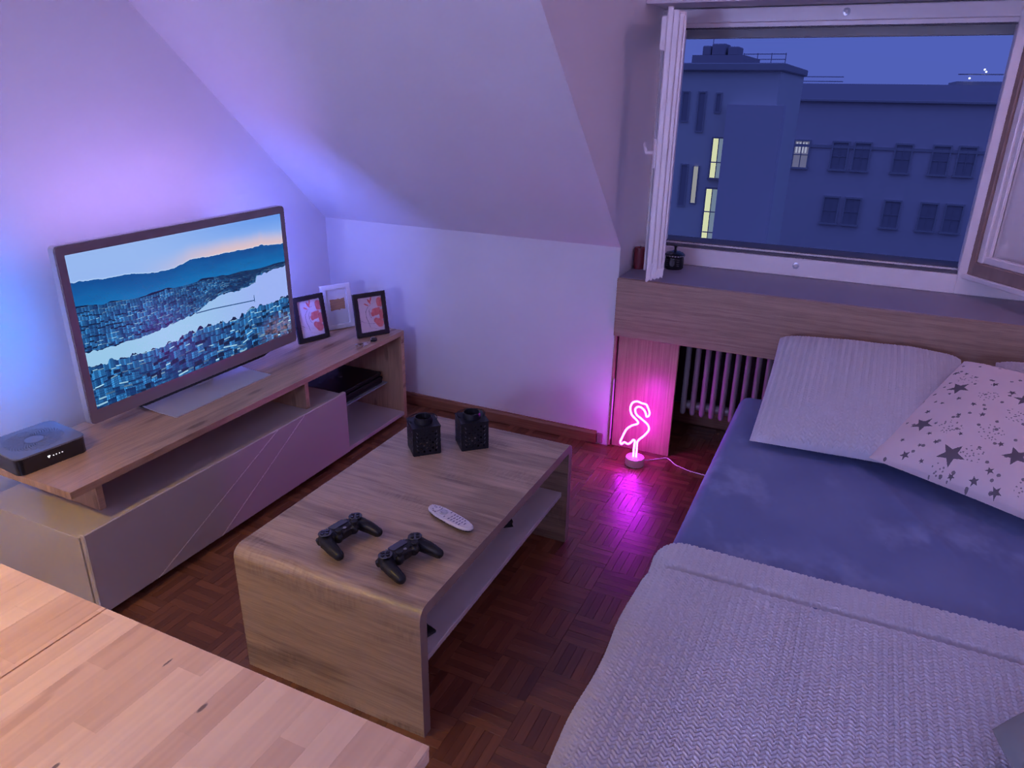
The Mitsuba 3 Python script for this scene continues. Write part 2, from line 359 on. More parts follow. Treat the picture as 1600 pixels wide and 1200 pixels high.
for i in range(28):
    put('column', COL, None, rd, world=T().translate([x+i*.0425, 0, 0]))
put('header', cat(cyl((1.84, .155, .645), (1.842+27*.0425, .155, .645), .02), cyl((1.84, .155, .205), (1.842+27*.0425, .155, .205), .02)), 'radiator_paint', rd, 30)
struct('baseboard_window', cbox(XW, XR, .40, .42, 0, .1, .003), 'base_wood', 'brown baseboard under the radiator')

# ------------------------------------------------------------------ things on the sill
c = thing('pillar_candle', 'red pillar candle in the corner of the window sill', 'candle')
put('wax', moved(lathe([(.0001, 0), (.023, 0), (.024, .003), (.024, .088), (.022, .093), (.016, .089), (.0001, .087)], 28), frameM((1.5655, .20, .7905), (1, 0, 0), (0, 1, 0), (0, 0, 1))), 'red_wax', c, 30)
put('wick', cyl((1.5655, .20, .877), (1.567, .20, .892), .001, 6), 'cord_black', c)
j = thing('lidded_jar', 'small black jar with a silver-rimmed lid and knob on the window sill', 'jar')
J = frameM((1.705, .275, .7905), (1, 0, 0), (0, 1, 0), (0, 0, 1))
put('body', moved(lathe([(.0001, 0), (.036, 0), (.040, .004), (.0415, .03), (.040, .052), (.037, .056), (.0001, .056)], 36), J), 'black_gloss', j, 30)
ld = put('lid', moved(lathe([(.0001, .056), (.043, .056), (.044, .060), (.043, .064), (.034, .072), (.016, .078), (.0001, .079)], 36), J), 'black_gloss', j, 30)
put('knob', moved(lathe([(.0001, .078), (.006, .079), (.005, .090), (.008, .098), (.007, .104), (.0001, .106)], 20), J), 'black_gloss', ld, 30)
put('silver_rim', cat(*[moved(moved(trimesh.creation.box((.0075, .002, .0042)), rotz(q*2*PI/22, (.0437*math.sin(q*2*PI/22), -.0437*math.cos(q*2*PI/22), .060))), J) for q in range(22)]), 'silver', ld)
oval = lathe([(.0001, 0), (.011, 0), (.0115, .001), (.0001, .0015)], 20); oval.apply_scale((1, 1.35, 1))
put('motif', cat(moved(moved(oval, frameM((0, -.0405, .031), (1, 0, 0), (0, 0, 1), (0, -1, 0))), J), *[moved(moved(trimesh.creation.box((.012, .0015, .003)), rotz(q, (.0418*math.sin(q), -.0418*math.cos(q), zz))), J) for q in (-.62, .62) for zz in (.018, .026, .036, .044)]), 'pewter_motif', j, 30)

# ------------------------------------------------------------------ tv console
XC, Y0, Y1, ZT = .545, -1.858, -.156, .449
tc = thing('tv_console', 'low television console with an oak top and a white lacquered lower unit', 'tv console')
put('top_board', cbox(.152, XC, Y0, Y1, ZT-.024, ZT, .0015), 'oak_warm', tc)
put('side_panel', cbox(.152, XC, Y1-.026, Y1-.0005, 0, ZT-.0245, .0015), 'oak_warm', tc)
put('support', cbox(.18, .468, -1.735, -1.712, .3005, ZT-.0245, .0015), 'oak_warm', tc)
put('support', cbox(.18, .520, -.842, -.819, .3005, ZT-.0245, .0015), 'oak_warm', tc)
put('back_panel', cbox(.152, .160, -1.71, Y1-.027, .301, ZT-.0245, .0005), 'oak_warm', tc)
put('lower_unit', cbox(.085, .543, -1.863, -.640, .016, .300, .0015), 'white_lacquer', tc)
put('plinth', cbox(.12, .50, -1.83, -.20, 0, .016, .001), 'black_plastic', tc)
dw = put('drawer_front', cbox(.546, .5655, -1.8605, -.643, .030, .3135, .003), 'white_lacquer', tc)
def strip(p, q, x=.5656, w=.0032):
    p, q = np.array(p), np.array(q); d = (q-p)/np.linalg.norm(q-p); nn = np.array([-d[1], d[0]])*w/2
    return yz_prism([tuple(p+nn), tuple(q+nn), tuple(q-nn), tuple(p-nn)][::-1], x, x+.0006)
put('groove', strip((-1.060, .311), (-1.655, .033)), 'groove_white', dw)
put('groove', strip((-.909, .311), (-1.385, .033)), 'groove_white', dw)
put('bottom_shelf', cbox(.152, .5455, -.6395, Y1-.0265, .018, .036, .0015), 'white_lacquer', tc)
put('glass_shelf', cbox(.165, .455, -.6395, Y1-.0265, .172, .178, .0008), 'glass_shelf_edge', tc)
g = thing('game_console', 'black flat game console tucked in the open bay of the tv console', 'game console')
for i, (z0, z1, dx, dy) in enumerate(((.1785, .196, 0, 0), (.198, .216, .006, .004), (.218, .234, -.004, 0))):
    put('layer', cbox(.17, .44+dx, -.515, -.205-dy, z0, z1, .003), 'black_plastic', g)
put('seam', cbox(.175, .432, -.508, -.214, .180, .232, .001), 'dark_gap', g)
# emblem on the lid: a small upright stroke with a bowl and a flat wave
em = cat(box(-.002, .002, -.010, .010, 0, .0006), moved(lathe([(.004, 0), (.006, 0), (.006, .0006), (.004, .0006)], 16), frameM((.005, .005, 0), (1, 0, 0), (0, 1, 0), (0, 0, 1))), moved(lathe([(.008, 0), (.0105, 0), (.0105, .0006), (.008, .0006)], 20), frameM((0, -.006, 0), (1.1, 0, 0), (0, .4, 0), (0, 0, 1))))
put('emblem', moved(em, rotz(PI/2, (.30, -.35, .2341))), 'button_grey', g)

# ------------------------------------------------------------------ television
tv = thing('television', 'silver-framed flat television showing a lakeside city at dusk, on the console', 'television')
TY0, TY1, TZ0, TZ1, TX = -1.588, -.606, .490, 1.070, .29
def yz_rr(y0, y1, z0, z1, r, x0, x1, holes=None):
    o = rrect(y1-y0, z1-z0, r, 6, (y0+y1)/2, (z0+z1)/2); m = extrude(o, x1-x0, holes)
    return moved(m, frameM((x0, 0, 0), (0, 1, 0), (0, 0, 1), (1, 0, 0)))
SY0, SY1, SZ0, SZ1 = -1.560, -.630, .536, 1.040
put('back_shell', cat(yz_rr(TY0, TY1, TZ0, TZ1, .014, TX-.030, TX-.006), yz_rr(TY0+.06, TY1-.06, TZ0+.04, TZ1-.06, .02, TX-.062, TX-.030)), 'silver', tv, 30)
hole = rrect(SY1-SY0, SZ1-SZ0, .001, 2, (SY0+SY1)/2, (SZ0+SZ1)/2)
put('bezel', yz_rr(TY0+.002, TY1-.002, TZ0+.001, TZ1-.002, .013, TX-.006, TX, [hole]), 'tv_bezel', tv, 30)
put('speaker_lip', moved(extrude([(-1.42, .4895), (-.77, .4895), (-.81, .480), (-1.38, .480)][::-1], .026), frameM((TX-.03, 0, 0), (0, 1, 0), (0, 0, 1), (1, 0, 0))), 'black_gloss', tv)
KEY_R = [(0, .831), (.053, .827), (.165, .804), (.203, .807), (.322, .773), (.405, .77), (.496, .803), (.601, .795), (.743, .788), (.803, .782), (.874, .787), (.913, .768), (1, .759)]
KEY_B = [(0, .678), (.217, .644), (.331, .64), (.532, .643), (.729, .628), (1, .603)]
KEY_U = [(0, .385), (.1, .375), (.232, .368), (.328, .385), (.483, .416), (.557, .473), (.615, .498), (.716, .486), (.811, .511), (.820, .556), (1, .574)]
KEY_L = [(0, .279), (.1, .283), (.242, .257), (.315, .264), (.392, .282), (.484, .294), (.698, .281), (.762, .315), (1, .31)]
def pl(u, keys):
    r = mi.Float(keys[0][1])
    for (a, b), (c, d) in zip(keys, keys[1:]):
        t = dr.clip((u-a)/(c-a), 0, 1); r = dr.select(u >= a, b+(d-b)*t, r)
    return r
def screen(p, n, uv):
    u, v = uv.x, uv.y
    jag = (noise(u*60, 3)-.5)*.010+(noise(u*170, 5)-.5)*.005
    ridge, base = pl(u, KEY_R)+jag*.7, pl(u, KEY_B)
    sky = mix((.32, .50, .90), (.13, .33, .86), smoothstep(.2, 1, u)*smoothstep(.78, 1, v)*.95)
    sky = mix(sky, (.82, .56, .52), smoothstep(.22, .7, u)*(1-smoothstep(.0, .13, v-ridge))*.85)
    sky = mix(sky, (.55, .78, .98), (1-smoothstep(.0, .012, v-ridge))*.5)
    mt = mix((.003, .16, .46), (.004, .075, .30), dr.clip((v-base)/(ridge-base), 0, 1)+.3*(noise(u*14, v*30)-.5))
    def town(edge, rows, depth, wide, tall, seed, lit):
        # rows of houses from the shore to the viewer, each with its own width, height, roof and windows
        c = mi.Color3f(.002, .015, .06)
        for j in range(rows):
            f = j/(rows-1); w = wide[0]+(wide[1]-wide[0])*f; hh = tall[0]+(tall[1]-tall[0])*f
            x = (u*1.85+.37*math.sin(j*2.3+seed))/w+.35*noise(u*20, j, seed); i = dr.floor(x); fx = x-i
            r, r2, r3 = cell_rand(i, j, seed), cell_rand(i, j, seed+1), cell_rand(i, j, seed+2)
            top = edge-depth*f+hh*(.25+.75*r)+hh*.5*(noise(u*7, j*3, seed)-.5)
            d = top-v; side = dr.select(fx < .25+.3*r2, 1.0, .42)
            cols = dr.floor(fx*(3+3*r2)*2); rw = dr.floor(d/hh*7)
            wn = dr.select((cols-2*dr.floor(cols/2) < .5) & (rw-2*dr.floor(rw/2) < .5), 1.0, .45)
            fac = mix((.002, .024, .12), (.06, .42, .98), dr.clip(side*wn*(.15+1.0*r3)*lit, 0, 1))
            roof = mix((.004, .03, .12), (.45, .80, 1.0), smoothstep(.45, .8, r2*.6+r3*.4))
            fac = dr.select(d < hh*.16, roof, fac)
            trees = (noise(u*26, j*1.7, seed+5) > .66) & (d < hh*.5)
            c = dr.select((d > 0) & (fx > .03), dr.select(trees, mi.Color3f(.002, .018, .06), fac), c)
        return c
    woods = smoothstep(.45, .8, u)*smoothstep(-.02, .04, v-pl(u, KEY_U))
    far = mix(town(base-.01, 11, (base-pl(u, KEY_U)), (.022, .034), (.012, .022), 11, .95), (.003, .022, .085), dr.clip(.85*woods+.35*smoothstep(.5, .65, fbm(u*9, v*16, 2)), 0, .92))
    near_t = town(pl(u, KEY_L)-.02, 9, .36, (.036, .085), (.032, .085), 31, 1.0)
    up_j = pl(u, KEY_U)+jag*1.2; lo_j = pl(u, KEY_L)+(noise(u*45, 8)-.5)*.035+(noise(u*160, 2)-.5)*.012
    lake = mix((.33, .60, .84), (.34, .46, .92), smoothstep(.35, .9, u))
    col = dr.select(v > ridge, sky, mt)
    col = dr.select(v > base+.02*(noise(u*30, 1)-.5), col, far)
    col = dr.select(v > up_j, col, lake)
    jet = pl(u, [(0, 9.0), (.4799, 9.0), (.48, .414), (.564, .408), (.791, .372), (.7911, 9.0), (1, 9.0)])
    col = dr.select((dr.abs(v-jet) < .0035) | ((dr.abs(u-.793) < .0018) & (dr.abs(v-.385) < .028)), mi.Color3f(.01, .07, .20), col)
    col = dr.select((v > lo_j), col, near_t)
    pinkish = smoothstep(.16, .03, dr.sqrt(dr.square(u-.93)+dr.square(v-.08)))
    return mix(col, (.62, .34, .40), pinkish*.35*noise(u*120, v*90))*.95
scr = yz_rr(SY0-.001, SY1+.001, SZ0-.001, SZ1+.001, .001, TX-.006, TX-.0035)
quad = trimesh.Trimesh([(TX-.0025, SY0, SZ0), (TX-.0025, SY1, SZ0), (TX-.0025, SY1, SZ1), (TX-.0025, SY0, SZ1)], [(0, 1, 2), (0, 2, 3)], process=False)
put('panel', scr, 'black_gloss', tv)
mat('screen_face', (.004, .004, .006), .24, .22, two=False)
put('screen', quad, 'screen_face', tv, uv=np.array([(0, 0), (1, 0), (1, 1), (0, 1.0)]), emit=proc(screen), weight=.5)
# stand: a curved plate rising to the neck
def plate(u, v):
    y = -1.362+.462*u; t = v
    x = .405-.215*t; z = ZT+.0045+.004*t+.030*np.clip(t-.35, 0, 1)**1.8
    z = z+.0*u; return np.stack([x+.012*np.sin(PI*u)*0, y+.0*t, z], -1)
top, _ = grid(plate, 24, 20); bot, _ = grid(lambda u, v: plate(u, v)-np.array([0, 0, .004]), 24, 20)
bot.faces = bot.faces[:, ::-1]
def rim(nu, nv, P):
    idx = [i*nv for i in range(nu)]+[(nu-1)*nv+j for j in range(nv)]+[i*nv+nv-1 for i in range(nu-1, -1, -1)]+[j for j in range(nv-1, -1, -1)]
    N = nu*nv; F = []
    for a, b in zip(idx, idx[1:]): F += [(a, b, N+b), (a, N+b, N+a)]
    return trimesh.Trimesh(P, F, process=False)
rm_ = rim(24, 20, np.vstack([top.vertices, bot.vertices]))
sd = put('stand', cat(top, bot, rm_), 'silver_plate', tv, 40)
put('stand_foot', cbox(.21, .395, -1.352, -.91, ZT+.0002, ZT+.0008, .0002), 'black_rubber', tv)
put('neck', moved(extrude(rrect(.035, .085, .012), .075), frameM((.245, -1.095, ZT+.012), (1, 0, 0), (0, 1, 0), (0, 0, 1))), 'silver', tv, 30)
# ambient light strips on the back, facing the wall
rot = trimesh.transformations.rotation_matrix
def led(y0, y1, z0, z1, tilt, col):
    # a thin lit face in a narrow channel on the back shell; tilt turns it outwards, away from the set's middle
    hy, hz = (y1-y0)/2, (z1-z0)/2; o = (TX-.038, (y0+y1)/2, (z0+z1)/2)
    f = trimesh.Trimesh([(-.0032, -hy, -hz), (-.0032, hy, -hz), (-.0032, hy, hz), (-.0032, -hy, hz)], [(0, 2, 1), (0, 3, 2)], process=False)
    h = box(-.003, .004, -hy-.001, hy+.001, -hz-.001, hz+.001)
    k = put('light_strip', moved(moved(h, tilt), frameM(o, (1, 0, 0), (0, 1, 0), (0, 0, 1))), 'silver', tv)
    put('diodes', moved(moved(f, tilt), frameM(o, (1, 0, 0), (0, 1, 0), (0, 0, 1))), 'white_matte', k, emit=[c*LED for c in col])
led(TY0+.012, TY0+.024, TZ0+.06, TZ1-.05, rot(math.radians(50), (0, 0, 1)), STRIP_BLUE)
led(TY0+.08, TY1-.08, TZ1-.024, TZ1-.012, rot(math.radians(58), (0, 1, 0)), STRIP_PINK)
led(TY1-.024, TY1-.012, TZ0+.06, TZ1-.05, rot(math.radians(-50), (0, 0, 1)), STRIP_VIOLET)

# ------------------------------------------------------------------ router
rt = thing('router', 'black router with a slotted top and white lights on the console', 'router')
RM = rotz(math.radians(-4), (.247, -1.748, ZT)) @ np.diag([1, 1, 1, 1.0])
RM = frameM((.250, -1.752, ZT+.0005), (.9945, -.1045, 0), (.1045, .9945, 0), (0, 0, 1))
body = extrude(rrect(.200, .206, .022), .050)
put('body', moved(body, RM), 'black_gloss', rt, 30)
slots = []
for ring_i in range(46):
    a0 = 2*PI*ring_i/46; pts1, pts2 = [], []
    for t in np.linspace(0, 1, 7):
        rr = .026+.056*t; aa = a0+.55*t*t-.12*t; wv = .0011+.0004*t
        pts1.append((rr*math.cos(aa)+wv*math.sin(aa), rr*math.sin(aa)-wv*math.cos(aa))); pts2.append((rr*math.cos(aa)-wv*math.sin(aa), rr*math.sin(aa)+wv*math.cos(aa)))
    slots.append(pts1+pts2[::-1])
lidk = put('top_cover', moved(extrude(rrect(.203, .209, .024), .005, slots, .0505), RM), 'router_top', rt)
leds = [(-.014, 1)]+[(-.001+.0088*i, 0) for i in range(4)]
for yy, big in leds:
    if big: sh_ = [(-.0045, .003), (-.003, .0045), (.003, .0045), (.0045, .003), (0, -.004)]
    else: sh_ = [(.0017*math.cos(q*PI/4), .0017*math.sin(q*PI/4)) for q in range(8)]
    mled = moved(extrude(sh_, .0005), frameM((.1001, yy, .029), (0, 1, 0), (0, 0, 1), (1, 0, 0)))
    put('indicator_light', moved(mled, RM), 'white_matte', rt, emit=(1.4, 1.5, 1.6), weight=.02)
put('cable', tube(spline([(.142, -1.80, .470), (.12, -1.835, .468), (.085, -1.872, .42), (.07, -1.876, .30), (.066, -1.874, .18), (.06, -1.862, .06), (.05, -1.84, .006)], 8), .003, 8), 'cord_black', rt, True)
put('side_button', moved(cbox(-.04, -.015, -.1045, -.1028, .02, .03, .0008), RM), 'button_grey', rt)

# ------------------------------------------------------------------ photo frames and keys on the console
def print_face(p, n, uv):
    u, v = uv.x, uv.y
    paper = mi.Color3f(.72, .64, .68); c = paper
    def blob(cx, cy, rx, ry, ang, seed):
        ca, sa = math.cos(ang), math.sin(ang); x, y = (u-cx), (v-cy)*1.35
        a, b = (x*ca+y*sa)/rx, (-x*sa+y*ca)/ry
        return dr.sqrt(a*a+b*b)+(noise(u*9, v*9, seed)-.5)*.5
    for cx, cy, rx, ry, an, s in ((.70, .55, .24, .17, .6, 1), (.80, .25, .24, .17, -.5, 2), (.90, .80, .14, .22, .2, 3), (.93, .45, .12, .2, 0, 4), (.48, .86, .05, .15, .5, 5), (.36, .78, .12, .035, -.5, 6), (.55, .92, .03, .13, -.3, 7)):
        d = blob(cx, cy, rx, ry, an, s)
        vein = dr.select(noise(u*40, v*12, s) > .62, .18, 0.0)
        c = mix(c, mix((.62, .10, .10), (.80, .34, .30), vein+.5*noise(u*7, v*7, s)), smoothstep(1.0, .82, d))
    def line(keys, w):   # u as a function of v
        return smoothstep(w, w*.4, dr.abs(u-pl(v, keys)))
    ln = dr.maximum(line([(0, .9), (.12, .42), (.30, .36), (.42, .30), (.60, .30), (.72, .42), (.8, .60), (1, 2)], .012), line([(0, 2), (.28, .20), (.33, .12), (.36, .02), (1, -2)], .014))
    ln = dr.maximum(ln, line([(0, 2), (.38, .52), (.45, .46), (.60, .44), (.66, .50), (.7, 2), (1, 2)], .010))
    return mix(c, (.10, .06, .12), ln*.85)
def brush_face(p, n, uv):
    u, v = uv.x, uv.y
    m = smoothstep(.36, .33, dr.abs(u-.52)+.03*(noise(v*30, 3)-.5))*smoothstep(.155, .135, dr.abs(v-.56-.02*(u-.5))+.03*(noise(u*12, 7)-.5))
    return mix((.74, .74, .78), mix((.42, .22, .13), (.52, .30, .17), noise(u*4, v*60)), m)
mat('flower_print', proc(print_face), .35, .5)
mat('brush_print', proc(brush_face), .4, .4)
def photo_frame(name_label, A, B, h, lean, mat_f, art, border, depth, group=None):
    k = thing('photo_frame', name_label, 'photo frame', group)
    A, B = np.array([*A, ZT]), np.array([*B, ZT]); w = np.linalg.norm(B-A); ex = (B-A)/w
    nrm = np.array([ex[1], -ex[0], 0]); ey = math.cos(lean)*np.array([0, 0, 1.0])-math.sin(lean)*nrm; ez = np.cross(ex, ey)
    M = frameM(A+np.array([0, 0, .0008])+ez*0+math.sin(lean)*np.array([0, 0, 1])*depth, ex, ey, ez)
    b = border
    outer, inner = [(0, 0), (w, 0), (w, h), (0, h)], [(b, b), (b, h-b), (w-b, h-b), (w-b, b)]
    f = cat(extrude(outer, depth, [inner], -depth), extrude([(.002, .002), (w-.002, .002), (w-.002, h-.002), (.002, h-.002)], .003, [inner], -.001))
    put('frame', moved(f, M), mat_f, k)
    q = trimesh.Trimesh([(b-.001, b-.001, -.006), (w-b+.001, b-.001, -.006), (w-b+.001, h-b+.001, -.006), (b-.001, h-b+.001, -.006)], [(0, 1, 2), (0, 2, 3)], process=False)
    put('print', moved(q, M), art, k, uv=np.array([(0, 0), (1, 0), (1, 1), (0, 1.0)]))
    put('backing', moved(cbox(.004, w-.004, .004, h-.004, -depth-.002, -.0068, .0005), M), 'black_frame', k)
    # easel strut
    Q = M @ np.array([w/2, h*.62, -depth-.003, 1]); foot = A+ex*w/2-nrm*(depth+math.sin(lean)*h*.62+.055)+np.array([0, 0, .001])
    a1 = Q[:3]; d = ex*.022
    st = trimesh.convex.convex_hull(np.array([a1-d, a1+d, foot-d*1.3, foot+d*1.3, a1-d-nrm*.003, a1+d-nrm*.003, foot-d*1.3-nrm*.003, foot+d*1.3-nrm*.003]))
    put('easel_strut', st, 'black_frame', k)
    return k
photo_frame('black photo frame with a red flower print, partly behind the television edge', (.258, -.554), (.306, -.404), .205, .17, 'black_frame', 'flower_print', .020, .014)
photo_frame('white photo frame with a tan brush stroke, between the two black frames', (.238, -.345), (.308, -.218), .210, .16, 'white_frame', 'brush_print', .021, .014)
photo_frame('black photo frame with a dim red flower print, at the far end of the console', (.437, -.367), (.515, -.229), .200, .17, 'black_frame', 'flower_print', .020, .014)
ky = thing('keys', 'small bunch of keys lying in front of the photo frames', 'keys')
put('ring', moved(tube(spline([(.011*math.cos(q), .011*math.sin(q), 0) for q in np.linspace(0, 2*PI, 13)[:-1]], 3, True), .0011, 6, True), frameM((.509, -.395, ZT+.0015), (1, 0, 0), (0, 1, 0), (0, 0, 1))), 'chrome', ky, True)
def key_mesh(L):
    head = lathe([(.003, 0), (.010, 0), (.010, .002), (.003, .002)], 18); teeth = [(.009, -.003), (.009+L, -.003), (.009+L+.002, 0), (.009+L, .0022)]
    for t in range(6): teeth += [(.009+L-.004-t*.0045, .0012 if t % 2 else .0034)]
    return cat(head, extrude(teeth+[(.009, .003)], .002))
for a, (x, y), L in ((-1.75, (.506, -.410), .03), (-2.1, (.500, -.407), .034), (-1.3, (.512, -.412), .026)):
    put('key', moved(key_mesh(L), rotz(a, (x, y, ZT+.0005+.0021*(L > .03)))), 'chrome', ky)
fob = extrude(rrect(.026, .034, .010), .009)
put('fob', moved(fob, rotz(.4, (.512, -.352, ZT+.0005))), 'black_plastic', ky)
put('fob_clip', moved(tube(spline([(-.010, -.014, .010), (-.012, 0, .014), (-.009, .014, .011), (.002, .018, .011)], 5), .0018, 6), rotz(.4, (.512, -.352, ZT))), 'chrome', ky, True)

# ------------------------------------------------------------------ coffee table
ct = thing('coffee_table', 'oak-veneer waterfall coffee table with rounded corners and a white lower shelf', 'coffee table')
tx0, tx1, ty0, ty1, tz, th = 1.0785, 1.6547, -1.7928, -.8019, .3915, .030
def arc(cy, cz, r, a0, a1, n=8): return [(cy+r*math.cos(math.radians(a0+(a1-a0)*i/n)), cz+r*math.sin(math.radians(a0+(a1-a0)*i/n))) for i in range(n+1)]
R = .032
outer = [(ty0, 0)]+arc(ty0+R, tz-R, R, 180, 90)+arc(ty1-R, tz-R, R, 90, 0)+[(ty1, 0)]
ri = R-th if R > th else .002
inner = [(ty1-th, 0)]+arc(ty1-th-.008, tz-th-.008, .008, 0, 90, 4)+arc(ty0+th+.008, tz-th-.008, .008, 90, 180, 4)+[(ty0+th, 0)]
put('body', yz_prism(outer+inner, tx0, tx1), 'oak_light', ct, 30)
mat('edge_band', (.30, .22, .18), .4, .4)
put('edge_band', yz_prism(outer+inner, tx1+.0001, tx1+.0012), 'edge_band', ct, 30)
put('shelf', cbox(tx0+.02, tx1-.020, ty0+th, ty1-th, .186, .203, .0015), 'white_matte', ct)
bk = thing('tablet', 'black tablet lying on the coffee table shelf, near end', 'tablet')
put('case', moved(cbox(-.095, .095, -.05, .05, 0, .009, .003), rotz(math.radians(-18), (1.505, -1.665, .2032))), 'black_rubber', bk)
put('screen', moved(cbox(-.088, .088, -.044, .044, .0091, .0098, .0003), rotz(math.radians(-18), (1.505, -1.665, .2032))), 'black_gloss', bk)
b2_ = thing('notebook', 'black notebook lying on the coffee table shelf, below the remote control', 'notebook')
NB = rotz(math.radians(40), (1.452, -1.115, .2032))
put('cover', moved(cbox(-.10, .10, -.075, .075, .0, .003, .001), NB), 'black_rubber', b2_)
put('cover', moved(cbox(-.10, .10, -.075, .075, .015, .018, .001), NB), 'black_rubber', b2_)
put('pages', moved(cbox(-.097, .096, -.072, .072, .003, .015, .0005), NB), 'black_plastic', b2_)

# ------------------------------------------------------------------ lanterns
def lantern(label, cx, cy, ang, z=tz+.0006, s=.090, h=.098):
    k = thing('candle_lantern', label, 'lantern')
    M = rotz(ang, (cx, cy, z)); e = s/2
    # four fretwork plates, cut through with a lace pattern
    cutouts = []
    for ix in range(7):
        for iz in range(8):
            if (ix+iz) % 2 == 0:
                px, pz = -.030+ix*.010, .014+iz*.010; r = .0040 if (ix*3+iz) % 5 else .003
                n = 5 if (ix+iz) % 4 == 0 else 4
                cutouts.append([(px+r*math.cos(2*PI*q/n+.3*ix), pz+r*math.sin(2*PI*q/n+.3*ix)) for q in range(n)])
    pl_ = extrude([(-e, 0), (e, 0), (e, h), (-e, h)], .0018, cutouts)
    motif = []
    for iz in range(5):
        for sgn in (-1, 1):
            pz = .018+iz*.015; lf = [(sgn*(.030+.0), pz), (sgn*.0345, pz+.005), (sgn*.036, pz+.010), (sgn*.0315, pz+.006)]
            motif.append(extrude(lf if sgn > 0 else lf[::-1], .0006))
    for q in range(4):
        Q = rotz(q*PI/2) @ frameM((0, -e, 0), (1, 0, 0), (0, 0, 1), (0, -1, 0))
        pk = put('side_plate', moved(moved(pl_, Q), M), 'black_metal', k)
        tag(put('leaf_motif', moved(moved(cat(motif), rotz(q*PI/2) @ frameM((0, -e-.0019, 0), (1, 0, 0), (0, 0, 1), (0, -1, 0))), M), 'pewter_motif', pk), None, kind='stuff')
    put('floor_plate', moved(cbox(-e, e, -e, e, 0, .002, .0005), M), 'black_metal', k)
    circ = [(.024*math.cos(q*2*PI/28), .024*math.sin(q*2*PI/28)) for q in range(28)]
    put('roof_plate', moved(extrude([(-e-.003, -e-.003), (e+.003, -e-.003), (e+.003, e+.003), (-e-.003, e+.003)], .003, [circ], h), M), 'black_metal', k)
    put('collar', moved(lathe([(.024, h), (.030, h), (.031, h+.006), (.028, h+.020), (.0285, h+.0225), (.026, h+.0225), (.0255, h+.018), (.024, h+.004)], 30), M), 'black_metal', k, 30)
    put('candle', moved(lathe([(.0001, .0025), (.019, .0025), (.0195, .018), (.018, .020), (.0001, .019)], 24), M), 'candle_wax', k, 30)
    put('handle', moved(tube(spline([(-.040, 0, h+.004), (-.048, .004, h+.012), (-.040, .030, h+.014), (0, .050, h+.013), (.040, .030, h+.014), (.048, .004, h+.012), (.040, 0, h+.004)], 6), .0014, 7), M), 'black_metal', k, True)
lantern('black fretwork candle lantern nearer the console, left of the pair', 1.227, -1.078, math.radians(45))
lantern('black fretwork candle lantern further back, right of the pair', 1.352, -.972, math.radians(43))

# ------------------------------------------------------------------ game controllers
def hull_of(sph, n=20):
    return m3.Manifold.batch_hull([m3.Manifold.sphere(r, n).translate((x, y, z)) for x, y, z, r in sph])
def controller_parts():
    body = hull_of([(-.030, .010, .034, .012), (.030, .010, .034, .012), (-.030, .034, .036, .012), (.030, .034, .036, .012), (-.03, .01, .024, .010), (.03, .01, .024, .010), (-.03, .036, .022, .009), (.03, .036, .022, .009)])
    parts = [body]
    for s in (-1, 1):
        parts.append(hull_of([(s*.052, .022, .034, .018), (s*.050, .034, .030, .015), (s*.036, .022, .032, .016), (s*.060, .012, .028, .017)]))
        parts.append(hull_of([(s*.057, .014, .029, .0185), (s*.064, -.016, .022, .0165)]))
        parts.append(hull_of([(s*.064, -.016, .022, .0165), (s*.0675, -.043, .0145, .0135)]))
        parts.append(hull_of([(s*.027, -.001, .034, .0125), (s*.027, .004, .028, .013)]))
    m = tri(m3.Manifold.batch_boolean(parts, m3.OpType.Add).refine_to_length(.004))
    m.merge_vertices(); trimesh.smoothing.filter_taubin(m, iterations=14)
    P = [('shell', m, 'black_plastic', True)]
    P.append(('touchpad', moved(extrude(rrect(.050, .026, .004), .0022, None), frameM((0, .032, .0462), (1, 0, 0), (0, .995, -.09), (0, .09, .995))), 'grey_plastic', 30))
    for s in (-1, 1):
        P.append(('thumbstick', moved(lathe([(.0001, .0), (.006, .0), (.006, .007), (.0095, .008), (.0105, .011), (.0095, .013), (.007, .0122), (.0001, .0118)], 26), frameM((s*.027, -.002, .044), (1, 0, 0), (0, 1, 0), (0, 0, 1))), 'black_rubber', 30))
        P.append(('pad_ring', moved(lathe([(.0001, 0), (.0185, 0), (.0175, .0014), (.0001, .0014)], 32), frameM((s*.052, .022, .0508), (1, 0, 0), (0, 1, 0), (0, 0, 1))), 'grey_plastic', 30))
    dp = []
    for q in range(4):
        b = extrude([(.0025, 0), (.006, .0036), (.0125, .0036), (.0125, -.0036), (.006, -.0036)][::-1], .003)
        P.append(('arrow_button', moved(b, rotz(q*PI/2, (-.052, .022, .0520))), 'black_gloss', 30))
        P.append(('action_button', moved(lathe([(.0001, 0), (.0045, 0), (.0045, .0028), (.0035, .0034), (.0001, .0034)], 18), rotz(0, (.052+.0098*math.cos(q*PI/2), .022+.0098*math.sin(q*PI/2), .0520))), 'black_gloss', 30))
    P.append(('home_button', moved(lathe([(.0001, 0), (.005, 0), (.0045, .001), (.0001, .001)], 18), rotz(0, (0, .006, .0462))), 'button_grey', 30))
    for s in (-1, 1):
        P.append(('small_button', moved(extrude(rrect(.0035, .009, .0015), .002), rotz(0, (s*.031, .040, .0465))), 'button_grey', 30))
        P.append(('trigger', tri(hull_of([(s*.043, .046, .026, .007), (s*.060, .044, .026, .007), (s*.046, .046, .016, .006), (s*.058, .044, .016, .006)], 14)), 'black_gloss', 30))
    return P
CP = [(n, mikit.ply(m, b, smooth=s)) for n, m, b, s in controller_parts()]
